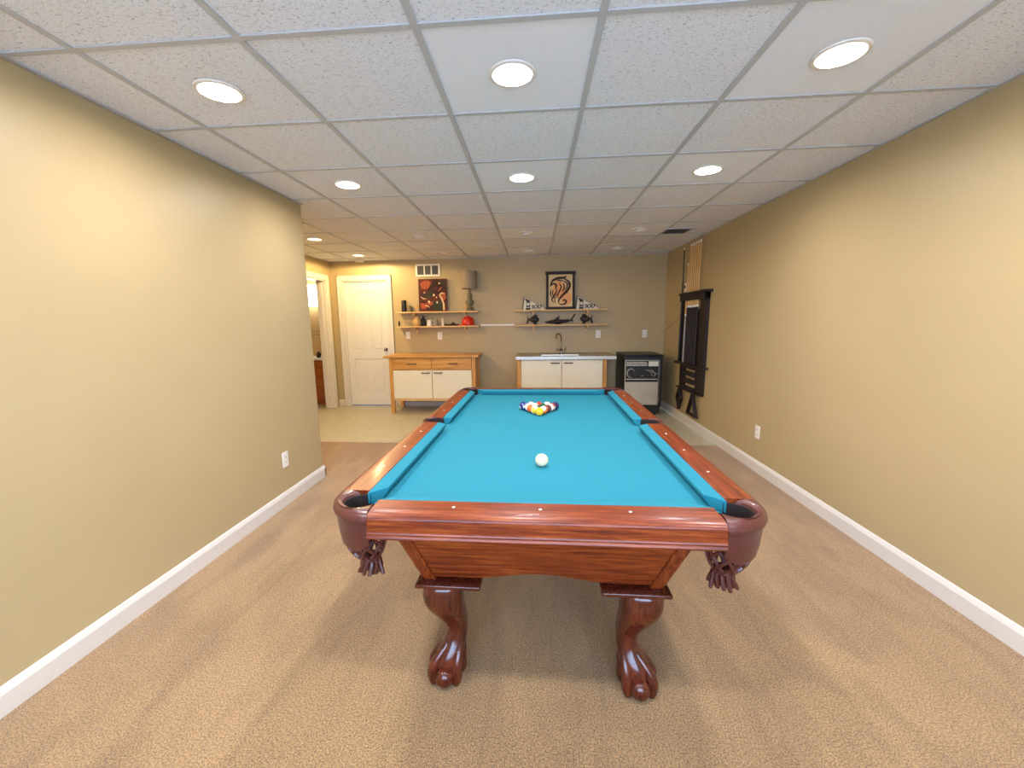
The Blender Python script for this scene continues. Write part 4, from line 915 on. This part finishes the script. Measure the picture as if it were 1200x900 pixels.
obj('vent_recess', bmx((-0.125, 0.125, -0.125, 0.125, -0.001, 0.004)), 'vent_dark', cv, smooth=False)
for k in range(6):
    obj('louvre', bmx((-0.125, 0.125, -0.105+k*0.042-0.003, -0.105+k*0.042+0.003, -0.007, -0.001)), 'vent_dark', cv, smooth=False)
def outlet(name, loc, rot, label, kind='outlet'):
    t = thing(name, label, 'light switch' if kind == 'switch' else 'outlet', loc, rot)
    obj('plate', bmx((-0.036, 0.036, -0.006, 0, -0.058, 0.058)), 'white_plastic', t, bevel=0.002)
    if kind == 'switch': obj('toggle', bmx((-0.005, 0.005, -0.018, -0.006, -0.010, 0.012)), 'white_plastic', t, bevel=0.002)
    else:
        for zz in (-0.021, 0.021):
            r_ = obj('receptacle', bmx((-0.016, 0.016, -0.008, -0.006, zz-0.014, zz+0.014)), 'white_plastic', t, bevel=0.001)
            obj('slots', bmx((-0.008, -0.005, -0.0086, -0.008, zz-0.005, zz+0.006), (0.005, 0.008, -0.0086, -0.008, zz-0.005, zz+0.006)), 'slot', r_, smooth=False)
outlet('light_switch', (-2.03, YF, 1.155), (0, 0, 0), 'white light switch on the wall nearer the closed door, above the drawer cabinet', 'switch')
outlet('wall_outlet', (-1.51, YF, 1.14), (0, 0, 0), 'white outlet plate above the middle of the drawer cabinet')
outlet('wall_outlet', (0.98, YF, 1.14), (0, 0, 0), 'white outlet plate above the end of the sink cabinet')
outlet('wall_outlet', (1.685, YF, 1.14), (0, 0, 0), 'white outlet plate above the mini fridge with a cord')
outlet('wall_outlet', (XR, 3.80, 0.355), (0, 0, -PI/2), 'white outlet plate low on the cue rack wall')
outlet('wall_outlet', (XL, 2.945, 0.345), (0, 0, PI/2), 'white outlet plate low on the plain wall with the outside corner')
sd = thing('smoke_detector', 'small white detector on the ceiling in front of the closed door', 'detector', (-2.70, 6.55, H))
bm = bmesh.new(); lathe(bm, [(0.070, 0), (0.070, -0.014), (0.058, -0.030), (0.020, -0.034)], seg=24); obj('housing', bm, 'white_plastic', sd)
bm = bmesh.new(); cyl(bm, (0, 0, -0.033), (0, 0, -0.038), 0.014, seg=12); obj('button', bm, 'grid', sd)

# ------------------------------------------------------------------ cue rack on the right wall  (local: +x along -Y of room, wall at y=0)
rk = thing('cue_rack', 'dark wooden wall rack for cues with a ball shelf and open slots', 'cue rack', (XR, 5.42, 0.45), (0, 0, -PI/2))
# local x runs towards the camera (room -Y); y negative = into the room
obj('top_cap', bmx((-0.42, 0.47, -0.085, 0, 1.205, 1.232)), 'black_wood', rk, bevel=0.004)
obj('top_board', bmx((-0.40, 0.40, -0.072, -0.058, 1.13, 1.205), (-0.40, 0.40, -0.028, 0, 1.13, 1.205)), 'black_wood', rk, smooth=False)
def side_board(xa, xb, s):
    bm = bmesh.new(); P = []
    n = 24; zz = [0.34+0.865*k/n for k in range(n+1)]
    inner = [(xb if s < 0 else xa, z) for z in zz]
    def cut(z):
        a = (z-0.34)/0.865
        return 0.018*math.sin(a*PI*4)**2
    left = [(xa+(cut(z) if s > 0 else 0), z) for z in zz]; right = [(xb-(cut(z) if s < 0 else 0), z) for z in zz]
    prism(bm, left+right[::-1], lambda x, z: (x, -0.030, z), lambda x, z: (x, 0, z)); obj('side_board', bm, 'black_wood', rk, bevel=0.002)
side_board(-0.42, -0.27, -1); side_board(0.18, 0.40, 1)
obj('backboard', bmx((-0.27, 0.18, -0.012, 0, 0.34, 1.02)), 'black_wood', rk, smooth=False)
obj('cue_shelf', bmx((-0.44, 0.47, -0.10, 0, 0.325, 0.348)), 'black_wood', rk, bevel=0.004)
for xa, xb in ((-0.42, -0.24), (0.13, 0.39)): obj('base_board', bmx((xa, xb, -0.022, 0, 0.0, 0.325)), 'black_wood', rk, bevel=0.003)
for zz in (0.0, 0.10, 0.195, 0.285):
    obj('ball_slat', bmx((-0.24, 0.13, -0.05, -0.004, zz, zz+0.05)), 'black_wood', rk, bevel=0.003)
obj('ball_rail', bmx((-0.40, 0.37, -0.07, -0.022, 0.0, 0.018)), 'black_wood', rk, bevel=0.003)
for xx in (-0.30, 0.13):
    bm = bmesh.new(); cyl(bm, (xx, -0.022, 0.02), (xx, -0.075, 0.012), 0.007, seg=10); obj('peg', bm, 'black_wood', rk)
# cues: base on the shelf at z=0.798
def cue(x, ln, kind, label, dep=-0.055):
    t = thing('pool_cue', label, 'cue', (XR+dep, 5.42-x, 0.798), (0, 0, 0), group='cues standing in the wall rack')
    b1, b2 = {'maple': ('black_wood', 'cue_maple'), 'grey': ('grey_glass', 'cue_maple'), 'black': ('black', 'black')}[kind]
    bl = ln*0.475
    bm = bmesh.new(); lathe(bm, [(0.0135, 0), (0.0145, 0.005), (0.0140, bl*0.5), (0.0110, bl)], seg=12); obj('butt', bm, b1, t)
    bm = bmesh.new(); lathe(bm, [(0.0112, bl), (0.0115, bl+0.004), (0.0115, bl+0.022), (0.0110, bl+0.026)], seg=12); obj('joint_collar', bm, 'mug' if kind != 'black' else 'black', t)
    bm = bmesh.new(); lathe(bm, [(0.0108, bl+0.026), (0.0090, bl+(ln-bl)*0.5), (0.0066, ln-0.03)], seg=12); obj('shaft', bm, b2, t)
    bm = bmesh.new(); lathe(bm, [(0.0068, ln-0.03), (0.0068, ln-0.008), (0.0060, ln)], seg=12); obj('ferrule_tip', bm, 'mug', t)
cue(-0.405, 1.465, 'black', 'all black cue stick at the free edge of the wall rack', -0.045)
cue(-0.235, 1.25, 'grey', 'shorter cue with a pale grey butt in the wall rack', -0.045)
for k, (x, ln) in enumerate(((-0.165, 1.468), (-0.105, 1.472), (-0.045, 1.462), (0.020, 1.472), (0.085, 1.470), (0.150, 1.474))):
    cue(x, ln, 'maple', 'full-length cue with maple shaft and dark butt in the wall rack', -0.045)
# ball triangles hanging below the rack (each hangs on a peg)
def hanger(name, poly, y, label):
    t = thing(name, label, 'ball rack', (XR-0.03, y, 0), (0, 0, -PI/2))
    n = len(poly); rr = 0.013; c = Vector((sum(p[0] for p in poly)/n, sum(p[1] for p in poly)/n))
    for k in range(n):
        bm = bmesh.new(); a, b_ = Vector(poly[k]), Vector(poly[(k+1) % n]); d_ = (b_-a).normalized(); nn = Vector((-d_.y, d_.x))
        if nn.dot(c-a) < 0: nn = -nn
        q = [a-d_*0.004, b_+d_*0.004, b_+nn*0.02-d_*0.018, a+nn*0.02+d_*0.018]
        prism(bm, [tuple(v) for v in q], lambda x, z: (x, -0.04, z), lambda x, z: (x, 0.005, z)); obj('bar', bm, 'black_wood', t, bevel=0.003)
hanger('ball_triangle', [(0.0, 0.470), (0.155, 0.175), (-0.155, 0.175)], 5.25, 'black triangular ball rack hanging below the cue rack')
hanger('ball_diamond', [(0.0, 0.470), (0.095, 0.315), (0.0, 0.160), (-0.095, 0.315)], 5.72, 'black diamond ball rack hanging beside the triangular one')
wb = thing('wall_camera', 'small white box with a black lens on the wall above the cue rack', 'camera', (XR, 5.70, 1.735), (0, 0, -PI/2))
obj('housing', bmx((-0.045, 0.045, -0.05, 0, -0.045, 0.075)), 'white_plastic', wb, bevel=0.008)
bm = bmesh.new(); cyl(bm, (-0.018, -0.05, 0.025), (-0.018, -0.058, 0.025), 0.020); obj('lens', bm, 'black', wb)
bm = bmesh.new(); tube(bm, catmull([(XR-0.008, 5.86, 1.66), (XR-0.008, 5.95, 1.50), (XR-0.01, 6.15, 1.36), (XR-0.012, 6.45, 1.25), (XR-0.03, 6.65, 1.195), (1.86, YF-0.012, 1.165), (1.76, YF-0.012, 1.15), (1.70, YF-0.016, 1.16)], 6), 0.0045, 8)
tag(obj('power_cord', bm, 'cord'), 'thin cream cord drooping from the cue rack to the outlet', 'cord')
